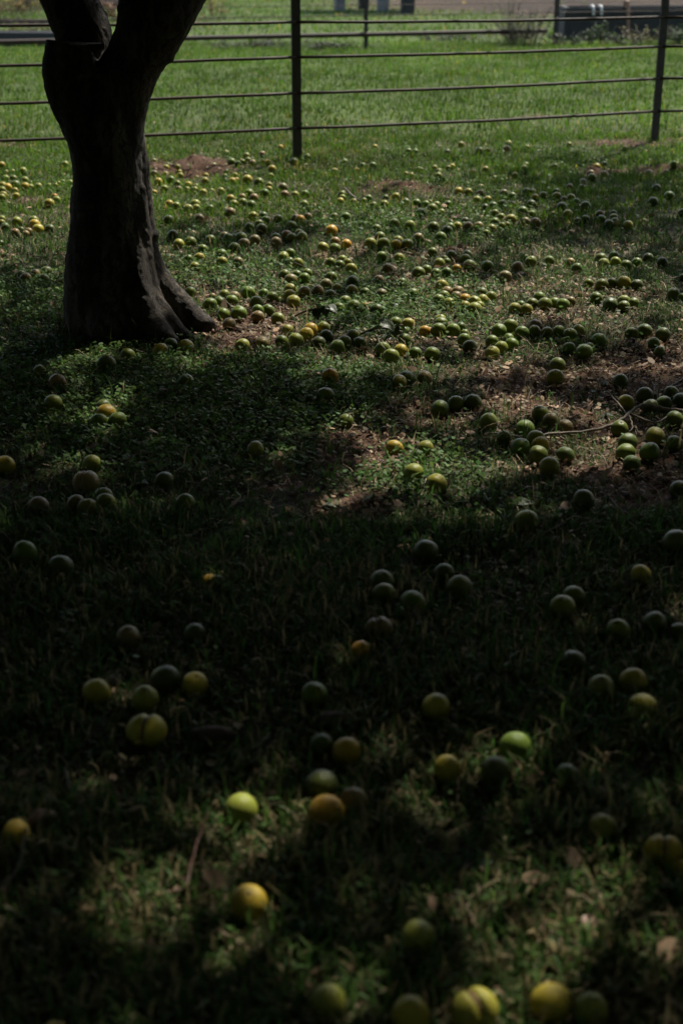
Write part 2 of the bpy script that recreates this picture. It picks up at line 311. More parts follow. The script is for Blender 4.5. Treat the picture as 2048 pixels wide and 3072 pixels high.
# place | tile | x,y,r,colour[flags: s scar up, x split]
FRUIT = """
along the very front edge of the grass|M|1499,1080,84,l;250,1235,70,y
along the very front edge of the grass|N|318,1140,88,y;612,1110,97,lx;960,1080,90,y;1140,1110,80,l
alone on straw nearest the front edge|N|352,780,80,l
in the straw around the upright red twig|M|1145,622,83,ys;1108,190,78,l
lying by the pale curved stick|M|75,300,62,y
in the huddle of five in dappled front grass|M|1475,85,75,d;1495,205,80,o
in the huddle of five in dappled front grass|N|52,152,66,b
in the huddle of five in dappled front grass|L|25,1065,66,o
in the huddle of five in dappled front grass|K|1475,1035,57,d
in the trio of shaded front grass beside straw|L|795,1040,70,g;710,1155,66,d;485,1145,66,y
by the striped pale leaf in front|L|1035,1180,60,d
in the three touching above pale sunlit straw|L|1380,860,64,l;1190,775,64,ls;1338,745,64,y
alone in deep shade midway up the front grass|L|435,860,65,y
in the dim row beside the dark slope edge|L|1060,655,60,d;1270,510,53,ls;1437,475,55,d;1545,515,45,d
in the touching pair deep in shade|L|1015,400,55,ls;1065,350,52,g
alone where shade meets the lit strip|L|1373,250,48,y
in the dark huddle of six below bare soil|L|540,310,57,g;468,245,47,d;328,380,58,g;195,340,53,l;185,285,58,gs;385,145,55,d
in the dim pair under the dark huddle|L|170,500,56,bx;90,600,47,o
alone in near black shade by the frame|L|1530,100,60,d
in the dim pair at the shaded edge|K|118,155,57,g;280,215,55,d
in the tight pair on a small sunlit spot|K|968,285,38,o;1000,288,36,d
in the two apart on black shaded turf|K|590,540,56,bs;893,525,50,d
in the five gathered in deep shade|K|760,735,65,d;445,790,63,y;668,825,62,ls;897,755,60,ys;673,970,78,yx
alone with a straw across it in shade|K|1445,805,62,g
in the three on sunlit straw by the frame|N|1198,275,66,l;1478,380,72,yx;1560,470,42,o
in the row across clover before the trunk|H|1250,330,57,gs;862,145,48,g;1080,120,52,y;1145,85,52,d;1250,90,53,y;718,205,60,d
in the loose three of shaded clover|H|270,262,48,g;388,335,58,b;360,475,60,g
in the clover nest around one orange fruit|H|700,495,52,d;720,540,66,o;668,595,58,g;790,590,60,g
alone half hidden at the shaded clover edge|H|40,885,62,y
in the group with the burst brown fruit|H|615,880,64,l;578,1000,78,bx;690,1105,68,g;712,1145,70,g;512,1150,64,b;590,1175,68,l;262,1165,72,b
in the two flanking the big grey leaf|H|1105,990,64,d;1250,1135,62,g
in the two by the clover and soil edge|I|872,115,56,os;843,240,57,g
alone with a sprig against it on bare soil|I|980,415,52,g
alone in dim grass between clover and soil|I|373,605,58,l
in the trio on lit turf above bare soil|I|1340,150,52,l;1385,125,52,g;1507,120,50,b
in the yellow and green four on lit soil|I|1306,595,60,y;1512,597,58,l;1430,765,71,l
in the yellow and green four on lit soil|J|118,728,60,l
in the trio beside the short twig|J|140,288,52,g;230,258,48,g;333,250,52,d
in the touching two on open brown soil|J|828,30,46,g;817,105,50,ls
alone on brown soil with a leaf behind|J|1200,125,48,d
in the pile around the long fallen branch|J|426,365,55,g;515,455,45,g;640,402,54,g;728,320,51,gs;790,358,47,b;872,395,46,b;698,470,56,l;728,500,50,y;612,515,57,g;715,560,58,g;875,560,52,d;780,630,60,l
in the dark heap behind the branch fork|J|1232,250,48,y;1340,210,50,d;1372,275,45,d;1455,255,48,d;1498,200,45,d;1552,240,48,d;1513,350,54,g
in the heap before the branch fork|J|1193,405,52,gs;1240,485,54,d;1228,545,56,g;1405,450,57,l;1515,495,53,g;1373,545,58,g;1265,610,50,g
alone at the frame on shaded soil|J|1545,765,55,d
in the two on grass with a wide pale leaf|J|983,825,63,d;648,945,66,g
in the row of eight before shaded far grass|G|968,40,44,g;1065,25,40,g;992,75,40,l;1076,68,42,l;1155,85,40,g;1232,68,38,g;1313,35,38,d;1415,65,38,d
in the five strung over the litter|G|463,60,40,gs;592,58,40,g;748,68,36,b;797,110,42,g;365,100,42,b
in the row of five standing in tall tufts|G|880,220,38,g;978,230,48,g;1050,215,40,g;1137,215,50,l;1232,230,42,d
in the far edge trio in gloom|G|1563,175,25,d;1495,295,46,d;1558,320,32,g
in the five around one yellow fruit in tufts|G|935,330,46,g;1037,370,52,d;1137,345,42,l;1207,362,42,g;1137,385,42,g
in the long touching chain on bare litter|G|523,325,46,g;470,365,45,g;565,372,52,g;637,360,40,g;697,375,47,g;750,350,38,b;390,380,38,g;345,400,45,l;433,410,45,l
in the upper line of the lower double row|G|315,530,53,g;230,565,55,g;400,580,52,g;495,525,48,b;490,570,46,g;583,575,45,g;665,565,43,g;748,590,50,gs;810,560,46,l
in the three touching at the soil margin|G|957,632,53,g;738,692,46,g;848,715,60,g;888,685,38,l
in the lower line of the lower double row|G|180,640,48,g;300,620,42,g;325,660,48,g;247,685,50,l;182,725,52,ls
in the dark five at the shaded soil end|G|1193,585,48,g;1285,565,55,d;1420,590,53,d;1355,655,45,gs;1395,715,42,g
in the mixed heap with one ochre fruit|G|172,320,46,g;110,290,42,d;115,340,42,l;55,355,48,l;90,382,36,l;58,405,50,l
in the mixed heap with one ochre fruit|F|1172,305,60,l;1220,365,55,b;1330,360,56,b;1195,405,55,g;1145,445,62,g;1245,475,58,l;1315,405,52,b;1393,430,56,o;1395,500,54,l
in the lit clover group nearest far fence post|F|130,85,45,l;215,110,48,g;240,60,45,l;290,90,45,l;320,145,55,l
in the loose three on lit litter|F|605,35,52,g;772,50,52,l;665,145,52,b
in the heap around the small orange fruit|F|955,180,62,g;1030,155,48,g;1120,190,50,g;1222,185,52,g;1150,100,54,l;1193,60,45,g;1265,20,48,g;1315,145,45,o;1395,60,52,g;1415,15,46,g;1220,82,40,g
in the heap around the small orange fruit|G|20,90,46,g;150,95,44,g;277,172,45,b
scattered behind the fallen leafy sprig|F|335,270,62,d;585,255,52,b;800,280,50,g;455,370,52,g;615,390,56,b;900,385,60,g;330,355,58,l;195,330,46,l
in the line on clover above the leafy sprig|F|128,395,55,g;268,450,55,g;352,500,66,g;213,525,60,g;455,500,45,l;560,535,66,d
in the clover cluster beyond the brown pair|F|135,225,56,g;88,295,58,b
in the pile beyond the shaded tufts|F|1160,630,56,l;1165,665,65,g;1140,725,72,g;1278,730,66,g;1352,695,50,d;1390,755,42,g;1380,815,65,g;1435,880,66,d
touching the fallen leafy sprig|F|860,665,62,l;740,655,58,g;815,735,48,g;825,810,62,g;1013,735,55,o
in the dark group behind the clover edge|F|65,705,62,l;90,785,66,d;345,780,65,g;265,835,62,g;400,845,60,d;190,885,70,g
in the front five below the leafy sprig|F|620,905,72,g;695,975,78,g;790,920,66,y;925,940,62,g;1088,950,70,g
in the bright clover patch behind the root|E|205,55,45,g;308,45,52,y;520,15,48,g;522,80,50,l;672,80,48,b;265,130,50,l
in the four under the thin grass stem|E|1097,38,48,l;1160,15,40,g;1155,80,45,g;1235,98,52,l
in the five on clover behind the soil group|E|1110,205,56,g;1225,205,48,g;1170,250,58,b;1320,190,50,g;1295,240,58,g
tucked against the big tree root|E|222,370,58,g;145,420,52,g;205,490,50,g;215,535,45,l
in the group on bare soil beside the root|E|408,480,65,g;500,460,55,g;430,410,38,b;545,390,50,l;612,450,62,g;638,410,55,b;767,372,65,gs;843,465,66,g;915,380,50,g;995,420,58,g;860,545,62,g;858,600,60,b;952,540,60,g;1047,620,65,g;535,580,64,g;680,570,75,gs;590,668,62,b
in the yellowish stack with brown neighbours|E|1165,345,60,l;1155,400,62,l;1190,460,68,l;1298,375,62,b;1420,360,60,b
in the sunlit row at the clover edge|E|1133,725,62,l;1350,725,70,o;1310,765,70,y;1218,820,68,l;1080,830,66,g;710,870,70,l;900,850,68,b;1430,845,66,d
beside the trunk above the big root|A|1110,948,38,g
on the dug red soil patch by the trunk|B|100,200,30,g;215,262,32,l;130,275,28,g;235,235,22,g;325,255,26,l;430,262,20,l;105,318,35,b;210,322,30,l;335,305,32,l;350,335,30,l;590,338,30,y;582,385,34,y;660,245,36,l
on lit grass below the dug patch|B|260,375,38,g;143,393,38,y;320,412,34,l;335,462,30,b;200,458,36,l;105,495,28,y;425,422,34,y;410,468,32,l;485,470,34,l;495,438,28,l;565,497,38,l;640,478,25,l;730,482,36,l
scattered towards the near fence post|B|830,210,40,g;890,228,32,g;970,150,34,l;985,190,30,g;935,205,25,g;780,122,28,l;1028,215,32,b;1118,135,32,b;1125,202,20,y;1172,212,30,y;1290,70,28,o;1415,205,38,g;1420,180,24,l;1540,158,30,g;1210,275,40,y;1200,338,28,l
beside the two big yellow fruits on red soil|B|735,292,28,l;780,298,24,l;770,345,28,l;862,332,28,l;838,388,36,y;875,378,28,o;978,375,48,y;1085,400,46,g
in the loose line below the near post|B|1183,425,32,l;1180,465,32,y;1312,448,45,b;1140,500,42,g;1330,515,42,b;1425,518,38,l;1520,510,40,g;1512,610,44,g
in the six on shaded grass beside the trunk|B|245,605,42,y;310,622,42,l;425,650,46,l;490,605,48,l;500,640,38,l;630,645,38,g
in the cluster of eight on tufty grass|B|822,555,42,y;852,605,42,l;930,540,38,b;935,590,44,g;995,505,46,g;1042,545,42,b;1015,615,48,g;818,685,50,b
in the shaded lower cluster beyond the trunk|B|240,755,50,d;530,735,40,b;1035,715,42,l;1128,715,42,d;1150,755,42,g;1268,745,46,g;1090,790,42,g;998,825,48,g;1112,840,52,d
around the small orange fruit in shaded turf|B|1430,735,38,b;1475,750,46,o;1545,725,42,b;1393,810,48,g
in the long line behind the bright clover|Q|50,800,45,d;185,855,45,g;97,870,44,l;345,835,40,g;283,910,40,g;428,950,46,g
in the dark chain before the bright clover|Q|455,805,35,b;487,825,42,g;530,815,30,g;585,820,48,g;605,865,44,b;535,900,44,g;690,840,45,b;855,820,40,g;858,855,44,b
in the four touching in shaded turf|Q|940,800,42,b;980,820,40,g;1060,815,46,g;1040,785,35,l
in the three at the clover and litter edge|Q|965,945,44,g;915,965,42,l
in the group around the amber fruit|Q|1290,765,50,o;1320,755,40,g;1225,895,44,l;1320,850,40,b;1318,905,44,g
in the group around the amber fruit|C|118,1045,52,o
beyond the dark soil strip near the fence|C|388,130,28,y;705,170,32,g;770,175,30,g;1070,180,32,d;1197,105,30,l;1372,165,38,g;1445,165,30,l;105,272,32,g;275,305,30,g;370,303,34,g;215,350,28,y;10,355,30,l
in the pale sunlit far scatter|C|683,385,26,l;730,395,28,l;820,345,26,l;800,335,22,l;950,325,28,l;990,358,30,l;985,400,35,l;1078,325,26,l;1115,312,28,y;1310,368,30,y;1430,342,34,l;1515,420,25,l;1385,505,28,l
around the broken stick on the grass|C|80,575,36,g;85,605,32,l;65,640,36,y;190,645,34,l;330,610,34,g;285,635,30,l;378,680,36,g;478,668,40,l;490,608,32,g;588,595,38,y
in the row under the dark soil strip|C|680,650,40,g;780,660,44,g;868,670,38,g;970,675,36,l;928,710,50,g;1077,670,38,g;820,750,46,d;1015,745,36,l;905,650,25,y
in the yellow lit pair row past the strip|C|1175,548,42,y;1268,552,38,l;1380,565,36,b;1348,628,40,l;1452,625,38,l;1425,700,38,d;1500,685,42,d;1518,750,36,l
in the middle line on mottled turf|C|115,795,52,g;10,790,42,g;570,850,50,g;720,870,52,l;403,900,46,g
in the shaded group above the orange heap|C|938,885,56,g;1095,885,46,g;1165,875,44,l;1070,925,52,d;1240,830,42,d;1265,880,50,b;1365,875,46,b;1485,900,46,l;1515,835,42,g;1435,940,36,l;1005,980,54,g;930,1120,48,g
in the five around the golden fruit|C|345,1040,56,l;438,975,50,g;468,1035,54,g;590,1050,52,y;605,1010,48,l;692,1045,56,g;797,985,50,b
near the far fence post|D|70,90,30,l;55,135,32,b;230,120,22,l;590,95,22,l;1065,130,22,l;220,272,26,l;205,300,30,l;467,285,28,l;125,360,28,l
in the hollow before the far post|D|825,292,36,y;890,310,25,l;885,355,38,b;775,345,32,b;785,380,38,g;890,265,25,d;707,420,32,b;593,458,28,b;695,465,28,g;1207,315,30,d;1270,345,36,b;1420,340,32,b;1485,265,30,g
in the mixed row with bright yellow fruit|D|30,515,36,b;100,540,36,g;225,500,34,d;275,505,30,d;297,550,32,y;367,535,36,l;478,500,30,d;482,540,38,l;545,570,32,b;603,555,38,l;650,590,34,d
in the dim scatter behind the tall straw|D|100,615,34,d;265,610,40,d;15,605,36,d;190,670,44,g;270,695,35,g;525,635,45,d;578,695,42,l;728,625,44,d;663,755,34,d;728,735,35,d
in the dark cluster of eight in tufts|D|853,695,36,b;865,740,40,d;968,690,32,d;970,725,38,g;930,780,42,d;980,760,38,g;1092,790,44,l
alone in the gloom of the far shade|D|1337,475,40,d;1447,540,44,g;1308,590,44,d;1560,680,35,d
by the tall straw stalks|D|5,720,36,l;90,740,46,l;15,795,34,l;55,790,34,l;215,755,36,b;300,770,46,b
in the sunlit scatter past the trunk|P|30,350,65,y;1025,335,60,l;365,435,62,l;205,445,42,l;100,455,38,l;95,550,55,l;215,555,60,g;395,580,62,l;245,655,78,g;400,680,70,y;480,690,55,l;605,680,62,l;778,665,40,l;990,605,36,l;1105,620,50,l;925,630,35,l;870,660,36,l;45,665,65,y;125,695,70,y;240,745,55,y;40,735,60,l;55,815,65,l;35,850,60,l;260,825,55,y
in the trio with the bright yellow one past the trunk|P|775,945,80,y;890,890,65,l;860,835,50,o
in the yellow cluster past the trunk|P|35,1185,55,l;30,1250,60,l;265,1235,85,l;85,1315,70,d;530,1215,82,l;550,1285,92,y;605,1350,88,y;785,1350,82,d;245,1405,72,b;335,1360,55,d;410,1425,60,b;455,1390,68,b;15,1570,55,d
in the dark huddle at the trunk's shaded side|P|340,2050,60,d;410,2120,92,b;560,2055,85,b;740,2015,92,d;690,2140,90,d;1010,2160,60,d
"""
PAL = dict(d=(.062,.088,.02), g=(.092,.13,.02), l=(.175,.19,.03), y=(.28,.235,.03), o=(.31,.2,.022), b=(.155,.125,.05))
WORDS = dict(d='dark green', g='green', l='yellow green', y='yellow', o='orange', b='brownish')
fruits = []
for line in FRUIT.strip().splitlines():
    place, t, items = line.split('|'); x0, y0, s = TILES[t]
    for it in items.split(';'):
        a = it.split(','); px, py, r = x0+float(a[0])/s, y0+float(a[1])/s, float(a[2])/s
        p = ong(px, py, .03)
        d = math.hypot(p.y*cP-(p.z-CAM_H)*sP, 0); Rr = min(max(r*1.05*d/FPX, .021), .044)
        p = ong(px, py, Rr*.8)
        fruits.append(dict(place=place, px=px, py=py, r=r, R=Rr, p=p, c=a[3][0], fl=a[3][1:]))
order = sorted(range(len(fruits)), key=lambda i: -fruits[i]['r'])
for k, i in enumerate(order): fruits[i]['solo'] = k < 300

def fruit_mesh(seed, split=False, scar=True, seg=28, rings=18):
    rg = np.random.default_rng(seed); bm = bmesh.new()
    bmesh.ops.create_uvsphere(bm, u_segments=seg, v_segments=rings, radius=1)
    ph = rg.uniform(0, 6.28, 6)
    for v in bm.verts:
        c = v.co; a = math.atan2(c.y, c.x); pol = abs(c.z)
        r = 1+.022*math.sin(2*a+ph[0])+.018*math.sin(3*a+ph[1])*(1-pol)+.03*c.x*math.sin(ph[2])+.02*math.sin(3*c.z+ph[3])
        if scar and c.z > 0:
            q = math.hypot(c.x, c.y); r -= .09*math.exp(-(q/.16)**2)
        if split:
            w = abs(c.y); f = max(0, c.z+.35)
            r -= .30*math.exp(-(w/.13)**2)*min(1, f*1.2)
            c.y *= 1.16
        v.co = c*r
        v.co.z *= .95
    me = bpy.data.meshes.new('fruit'); bm.to_mesh(me); bm.free()
    for p in me.polygons: p.use_smooth = True
    me.materials.append(M_fruit); return me
FM = [fruit_mesh(i) for i in range(6)]; FX = [fruit_mesh(20+i, True) for i in range(2)]
def scar_mesh():
    bm = bmesh.new(); tube(bm, [(0,0,.86), (0,0,.9), (0,0,.925)], [.12, .105, .05], 10, True, .1)
    me = bpy.data.meshes.new('stem_scar'); bm.to_mesh(me); bm.free(); me.materials.append(M_scar); return me
SCAR = scar_mesh()
def cleft_mesh():
    bm = bmesh.new(); n = 12
    top, bot = [], []
    for k in range(n+1):
        a = R(-75+150*k/n); rr = .80+random.uniform(-.02, .02)
        top.append((math.sin(a)*rr, 0, math.cos(a)*rr*.93))
    tube(bm, top, [.02+.1*math.sin(math.pi*k/n) for k in range(n+1)], 8)
    me = bpy.data.meshes.new('split_flesh'); bm.to_mesh(me); bm.free(); me.materials.append(M_flesh); return me
CLEFT = cleft_mesh()
ORD = ['first','second','third','fourth','fifth','sixth','seventh','eighth','ninth','tenth','eleventh','twelfth','thirteenth','fourteenth','fifteenth','sixteenth','seventeenth','eighteenth','nineteenth','twentieth','twenty first','twenty second','twenty third','twenty fourth','twenty fifth']
byplace = {}
for f in fruits:
    byplace.setdefault((f['place'], f['c']), []).append(f)
rows_v, rows_f, rows_c, off = [], [], [], 0
for (place, c), fl in byplace.items():
    fl.sort(key=lambda f: f['px'])
    for k, f in enumerate(fl): f['k'] = k; f['n'] = len(fl)
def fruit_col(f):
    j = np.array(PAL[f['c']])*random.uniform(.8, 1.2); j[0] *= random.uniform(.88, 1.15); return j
sph = bmesh.new(); bmesh.ops.create_uvsphere(sph, u_segments=18, v_segments=12, radius=1)
SV = np.array([v.co[:] for v in sph.verts]); sph.faces.ensure_lookup_table()
bmesh.ops.triangulate(sph, faces=sph.faces[:]); SF = np.array([[v.index for v in f.verts] for f in sph.faces]); sph.free()
for f in fruits:
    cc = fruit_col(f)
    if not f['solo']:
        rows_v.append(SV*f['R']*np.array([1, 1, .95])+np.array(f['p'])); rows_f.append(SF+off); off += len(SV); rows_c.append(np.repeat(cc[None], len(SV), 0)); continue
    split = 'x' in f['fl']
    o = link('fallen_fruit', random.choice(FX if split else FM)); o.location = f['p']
    o.scale = (f['R']*random.uniform(.95, 1.05), f['R']*random.uniform(.95, 1.04), f['R']*random.uniform(.93, 1.06))
    toc = (Vector((0, 0, CAM_H))-f['p']).normalized()
    if split: o.rotation_euler = (R(-8), 0, R(90+random.uniform(-25, 25))) if f['c'] != 'y' else (R(0), R(-35), R(80))
    elif 's' in f['fl']:
        ax = (toc*.55+Vector((random.uniform(-.3, .3), 0, 1))).normalized(); o.rotation_mode = 'QUATERNION'; o.rotation_quaternion = ax.to_track_quat('Z', 'Y')
    else: o.rotation_euler = (random.uniform(1.8, 3.6), random.uniform(-.6, .6), random.uniform(0, 6.28))
    o.color = (*cc, 1)
    place, n, k = f['place'], f['n'], f['k']
    pos = '' if n == 1 else (('leftmost' if k == 0 else 'rightmost') if k in (0, n-1) else ORD[k]+' from left')
    w = WORDS[f['c']]+(' split' if split else '')
    tag(o, (f"{w} fruit {place}" if not pos else f"{pos} {w} fruit {place}"), 'fruit', 'green and yellow fruits fallen under the tree')
    if 's' in f['fl']: link('stem_scar', SCAR, None, o)
    if split: link('split_flesh', CLEFT, None, o)
if rows_v:
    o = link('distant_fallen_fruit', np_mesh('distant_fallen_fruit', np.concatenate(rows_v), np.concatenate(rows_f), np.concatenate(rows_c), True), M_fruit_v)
    tag(o, 'small pale fruits scattered far off in the grass before the fence', 'fruit', None, 'stuff')

# ------------------------------------------------------------------ the tree
T0 = at(345, 985); TY = T0.y
def P(px, py, dy=0.): return atY(px, py, TY+dy)
def row(py, xl, xr, dy=0.):
    a, b = P(xl, py, dy), P(xr, py, dy); return (a+b)/2, (b-a).length/2
def vox(name, bm, voxel, m, parent, disp=None):
    me = bpy.data.meshes.new(name+'_raw'); bm.to_mesh(me); bm.free()
    t = bpy.data.objects.new('tmp', me); col.objects.link(t)
    r = t.modifiers.new('r', 'REMESH'); r.mode = 'VOXEL'; r.voxel_size = voxel
    s = t.modifiers.new('s', 'SMOOTH'); s.factor = .6; s.iterations = 7
    dg = bpy.context.evaluated_depsgraph_get(); me2 = bpy.data.meshes.new_from_object(t.evaluated_get(dg))
    bpy.data.objects.remove(t)
    if disp:
        nv = len(me2.vertices); co = np.empty(nv*3, np.float32); me2.vertices.foreach_get('co', co); co = co.reshape(-1, 3)
        no = np.empty(nv*3, np.float32); me2.vertices.foreach_get('normal', no); no = no.reshape(-1, 3)
        co = co+no*disp(co)[:, None]; me2.vertices.foreach_set('co', co.astype(np.float32).ravel()); me2.update()
    for p in me2.polygons: p.use_smooth = True
    me2.materials.clear(); me2.name = name
    return link(name, me2, m, parent)
def trunk_main(parent):
    bm = bmesh.new()
    def col_tube(rs, **k): tube(bm, smooth_path([c for c, r in rs], 3), interp([r for c, r in rs], 3), 20, True)
    def interp(r, k):
        o = []
        for i in range(len(r)-1): o += [r[i]+(r[i+1]-r[i])*j/k for j in range(k)]
        return o+[r[-1]]
    # main bole in two fused flutes, so that it reads as a grooved trunk
    col_tube([row(1040, 186, 455), row(960, 190, 440), row(880, 195, 432), row(780, 201, 430), row(700, 209, 428), row(600, 215, 427), row(520, 216, 426), row(450, 206, 425), row(390, 190, 425), row(330, 175, 420)])
    col_tube([row(1010, 300, 490, .06), row(930, 320, 482, .08), row(850, 320, 472, .1), row(760, 318, 468, .1), row(645, 310, 459, .1), row(560, 300, 452, .1), row(480, 290, 445, .08), row(400, 270, 434, .04), row(340, 255, 434, .02)])
    # right limb
    col_tube([row(430, 235, 432), row(353, 240, 437), row(274, 268, 456), row(230, 285, 472), row(189, 312, 490), row(137, 330, 522), row(104, 338, 548), row(46, 347, 580), row(0, 352, 599), row(-120, 375, 660, .05), row(-260, 440, 705, .1), row(-420, 510, 750, .2), row(-640, 590, 790, .3)])
    # sawn stub, leaning to the left
    col_tube([row(420, 200, 330), row(370, 178, 320), row(320, 154, 318), row(270, 138, 312), row(230, 128, 305), row(190, 124, 290, -.02), row(150, 132, 276, -.04), row(124, 137, 322, -.04)][:-1]+[row(126, 137, 275, -.04)])
    # left limb behind the stub
    col_tube([row(330, 190, 330, .12), row(230, 180, 345, .14), row(150, 168, 342, .16), row(91, 158, 337, .16), row(36, 135, 309, .16), row(0, 124, 285, .16), row(-120, 75, 235, .15), row(-300, 0, 140, .1), row(-520, -90, 40, .0)])
    # roots
    def root(pts, rr): tube(bm, smooth_path(pts, 4), interp(rr, 4), 14, True)
    root([P(412, 520, .08), P(424, 640, .08), P(436, 740, .08), P(456, 810, .06), P(490, 865, .04), P(536, 915, .02), ong(590, 965, .045), ong(634, 986, .03)], [.05, .055, .062, .066, .068, .066, .056, .042])
    root([P(405, 560, .0), P(418, 700, -.01), P(432, 820, -.04), P(452, 890, -.07), P(485, 940, -.1), ong(535, 1000, .03), ong(574, 1020, .015)], [.05, .055, .056, .054, .048, .042, .026])
    root([P(385, 560, -.02), P(395, 720, -.05), P(412, 850, -.1), P(432, 925, -.14), P(462, 970, -.17), ong(505, 1018, .03), ong(532, 1034, .012)], [.05, .058, .062, .06, .055, .044, .028])
    root([P(330, 560, .0), P(330, 760, -.05), P(328, 900, -.09), ong(322, 1000, .04), ong(315, 1045, -.03)], [.09, .1, .1, .09, .045])
    root([P(262, 560, .06), P(262, 760, .02), P(250, 900, -.02), P(232, 970, -.05), ong(205, 1025, -.03)], [.08, .085, .085, .07, .04])
    root([P(390, 600, -.0), P(388, 800, -.05), P(390, 930, -.09), ong(405, 1030, -.02)], [.06, .075, .08, .05])
    # knobs
    for q, rr in ((P(505, 170, -.02), .03), (P(375, 30, -.18), .035), (P(238, 232, -.17), .02), (P(190, 190, -.14), .018), (P(466, 705, .05), .014), (P(270, 225, -.13), .035)):
        tube(bm, [q+Vector((0, .04, 0)), q, q-Vector((0, .02, 0))], [rr*1.2, rr, rr*.5], 10)
    # vertical burr above the crotch
    tube(bm, [P(265, 150, -.1), P(266, 185, -.12), P(272, 215, -.12), P(280, 232, -.1)], [.02, .025, .035, .05], 10)
    def disp(co):
        a = np.arctan2(co[:, 1]-TY, co[:, 0]-T0.x)*.3
        wx = co[:, 0]+(vnoise(co[:, 2], co[:, 1], .21, 34)-.5)*.09; wy = co[:, 1]+(vnoise(co[:, 2], co[:, 0], .17, 35)-.5)*.09
        u = wx*.8+wy*.6; v = co[:, 2]+u*.4
        return (vnoise(u, v*.12, .07, 31)-.5)*.012+(vnoise(u, v*.4, .19, 32)-.5)*.014+(vnoise(u*1.3, v, .031, 33)-.5)*.004+(vnoise(u, v, .013, 36)-.5)*.003
    return vox('trunk', bm, .009, M_bark, parent, disp)

tree = empty('fruit_tree', (T0.x, TY, 0))
tag(tree, 'thick grey trunked fruit tree with forked limbs, sawn stub and spreading roots', 'tree', 'fruit trees')
def adopt(o, par): o.matrix_parent_inverse = Matrix.Translation(-par.location); return o
adopt(trunk_main(tree), tree)
# sawn face of the stub: a thin ragged wooden cap
bm = bmesh.new(); c, r = row(127, 150, 318, -.02); r *= .93
ring = [Vector((c.x+r*1.0*math.cos(t)*(1+random.uniform(-.05, .05)), c.y+.1*math.sin(t), c.z)) for t in [2*math.pi*k/26 for k in range(26)]]
tube(bm, [c+Vector((0, 0, -.02)), c+Vector((0, 0, .0))], r, 28, True, .04)
for v in bm.verts: v.co.y = c.y+(v.co.y-c.y)*.72; v.co.z += (v.co.x-c.x)*-.03+(v.co.y-c.y)*.06+random.uniform(-.009, .003)
adopt(bm_obj('cut_face', bm, M_cut, tree, False), tree)

# light falling through the crown: share of sun that reaches the ground, read from the photograph
TB = [(0,1),(355,1),(420,.92),(480,.95),(560,.9),(640,.95),(820,.95),(880,.36),(1000,.28),(1150,.2),(1230,.11),(1450,.08),(1600,.1),(1720,.22),(1820,.34),(2150,.36),(2260,.28),(2352,.24)]
LIGHT = [(80,440,120,120,.6),(500,430,220,60,.5),(600,540,140,35,-.35),(430,510,90,40,-.35),(1150,430,100,20,.1),(1400,430,230,65,-.6),(1400,530,180,60,-.4),(1250,500,120,30,.05),
 (530,610,170,32,.6),(480,650,110,40,.35),(560,720,170,75,.5),(620,690,160,70,.2),(1080,690,330,70,.2),(1330,600,120,30,.2),(1420,690,100,30,.2),(1530,640,90,120,-.4),
 (80,640,110,70,-.5),(70,760,160,110,-.45),(300,800,170,38,-.6),(150,1000,140,160,-.05),(700,780,110,40,.4),(980,790,250,60,.1),(850,745,70,40,-.3),(450,870,250,50,-.15),(1250,740,220,40,.25),
 (1200,960,260,75,.5),(900,1000,120,80,.35),(1000,1080,220,90,.45),(760,860,60,40,.3),(1400,960,180,60,.15),(1350,1040,170,60,.4),(1250,885,260,45,-.22),(450,850,260,45,-.22),(1480,900,120,60,-.2),(1450,1150,160,60,-.1),(1180,1190,150,60,.35),
 (620,930,180,80,-.1),(240,950,60,40,.25),(200,1080,70,40,.15),(130,890,50,30,.15),(420,875,40,20,.2),(60,1000,60,40,.1),
 (480,1330,30,15,.5),(450,1380,25,12,.3),(230,1370,60,20,.12),(620,1280,60,30,.15),(1150,1310,50,20,.1),(950,1380,40,20,.1),
 (1350,1640,140,60,.25),(830,1710,40,25,.4),(1460,1690,120,90,.15),(1030,1760,40,30,.3),(1430,1620,30,30,.2),
 (420,1830,60,50,.4),(560,1850,50,40,.5),(650,1800,60,60,.45),(470,1930,110,70,.4),(620,1930,90,60,.45),(760,1790,70,50,.2),(870,1740,60,30,.3),
 (960,1880,110,60,.35),(1210,1870,50,30,.35),(1390,1900,60,40,.5),(1450,1980,150,60,.3),(1300,1980,90,50,.2),(1520,1800,70,70,.3),
 (280,2010,120,60,.3),(420,2080,180,60,.3),(580,2090,60,60,.35),(230,2140,90,60,.2),(950,2140,90,60,.35),(1060,2050,120,60,.2),(1190,2080,130,60,.4),(1130,2180,140,60,.3),
 (1350,2120,80,50,.3),(930,2000,80,40,.12),(1090,2300,70,50,.5),(750,2300,60,50,.4),(1270,2300,80,50,.4),(560,1860,50,40,.2),(820,2130,60,60,.1),(700,2010,70,120,-.1)]
LIGHT = [(cx, cy, rx*1.22, ry*1.22, a*.55) if cy > 1600 and a > 0 else (cx, cy, rx, ry, a) for cx, cy, rx, ry, a in LIGHT]
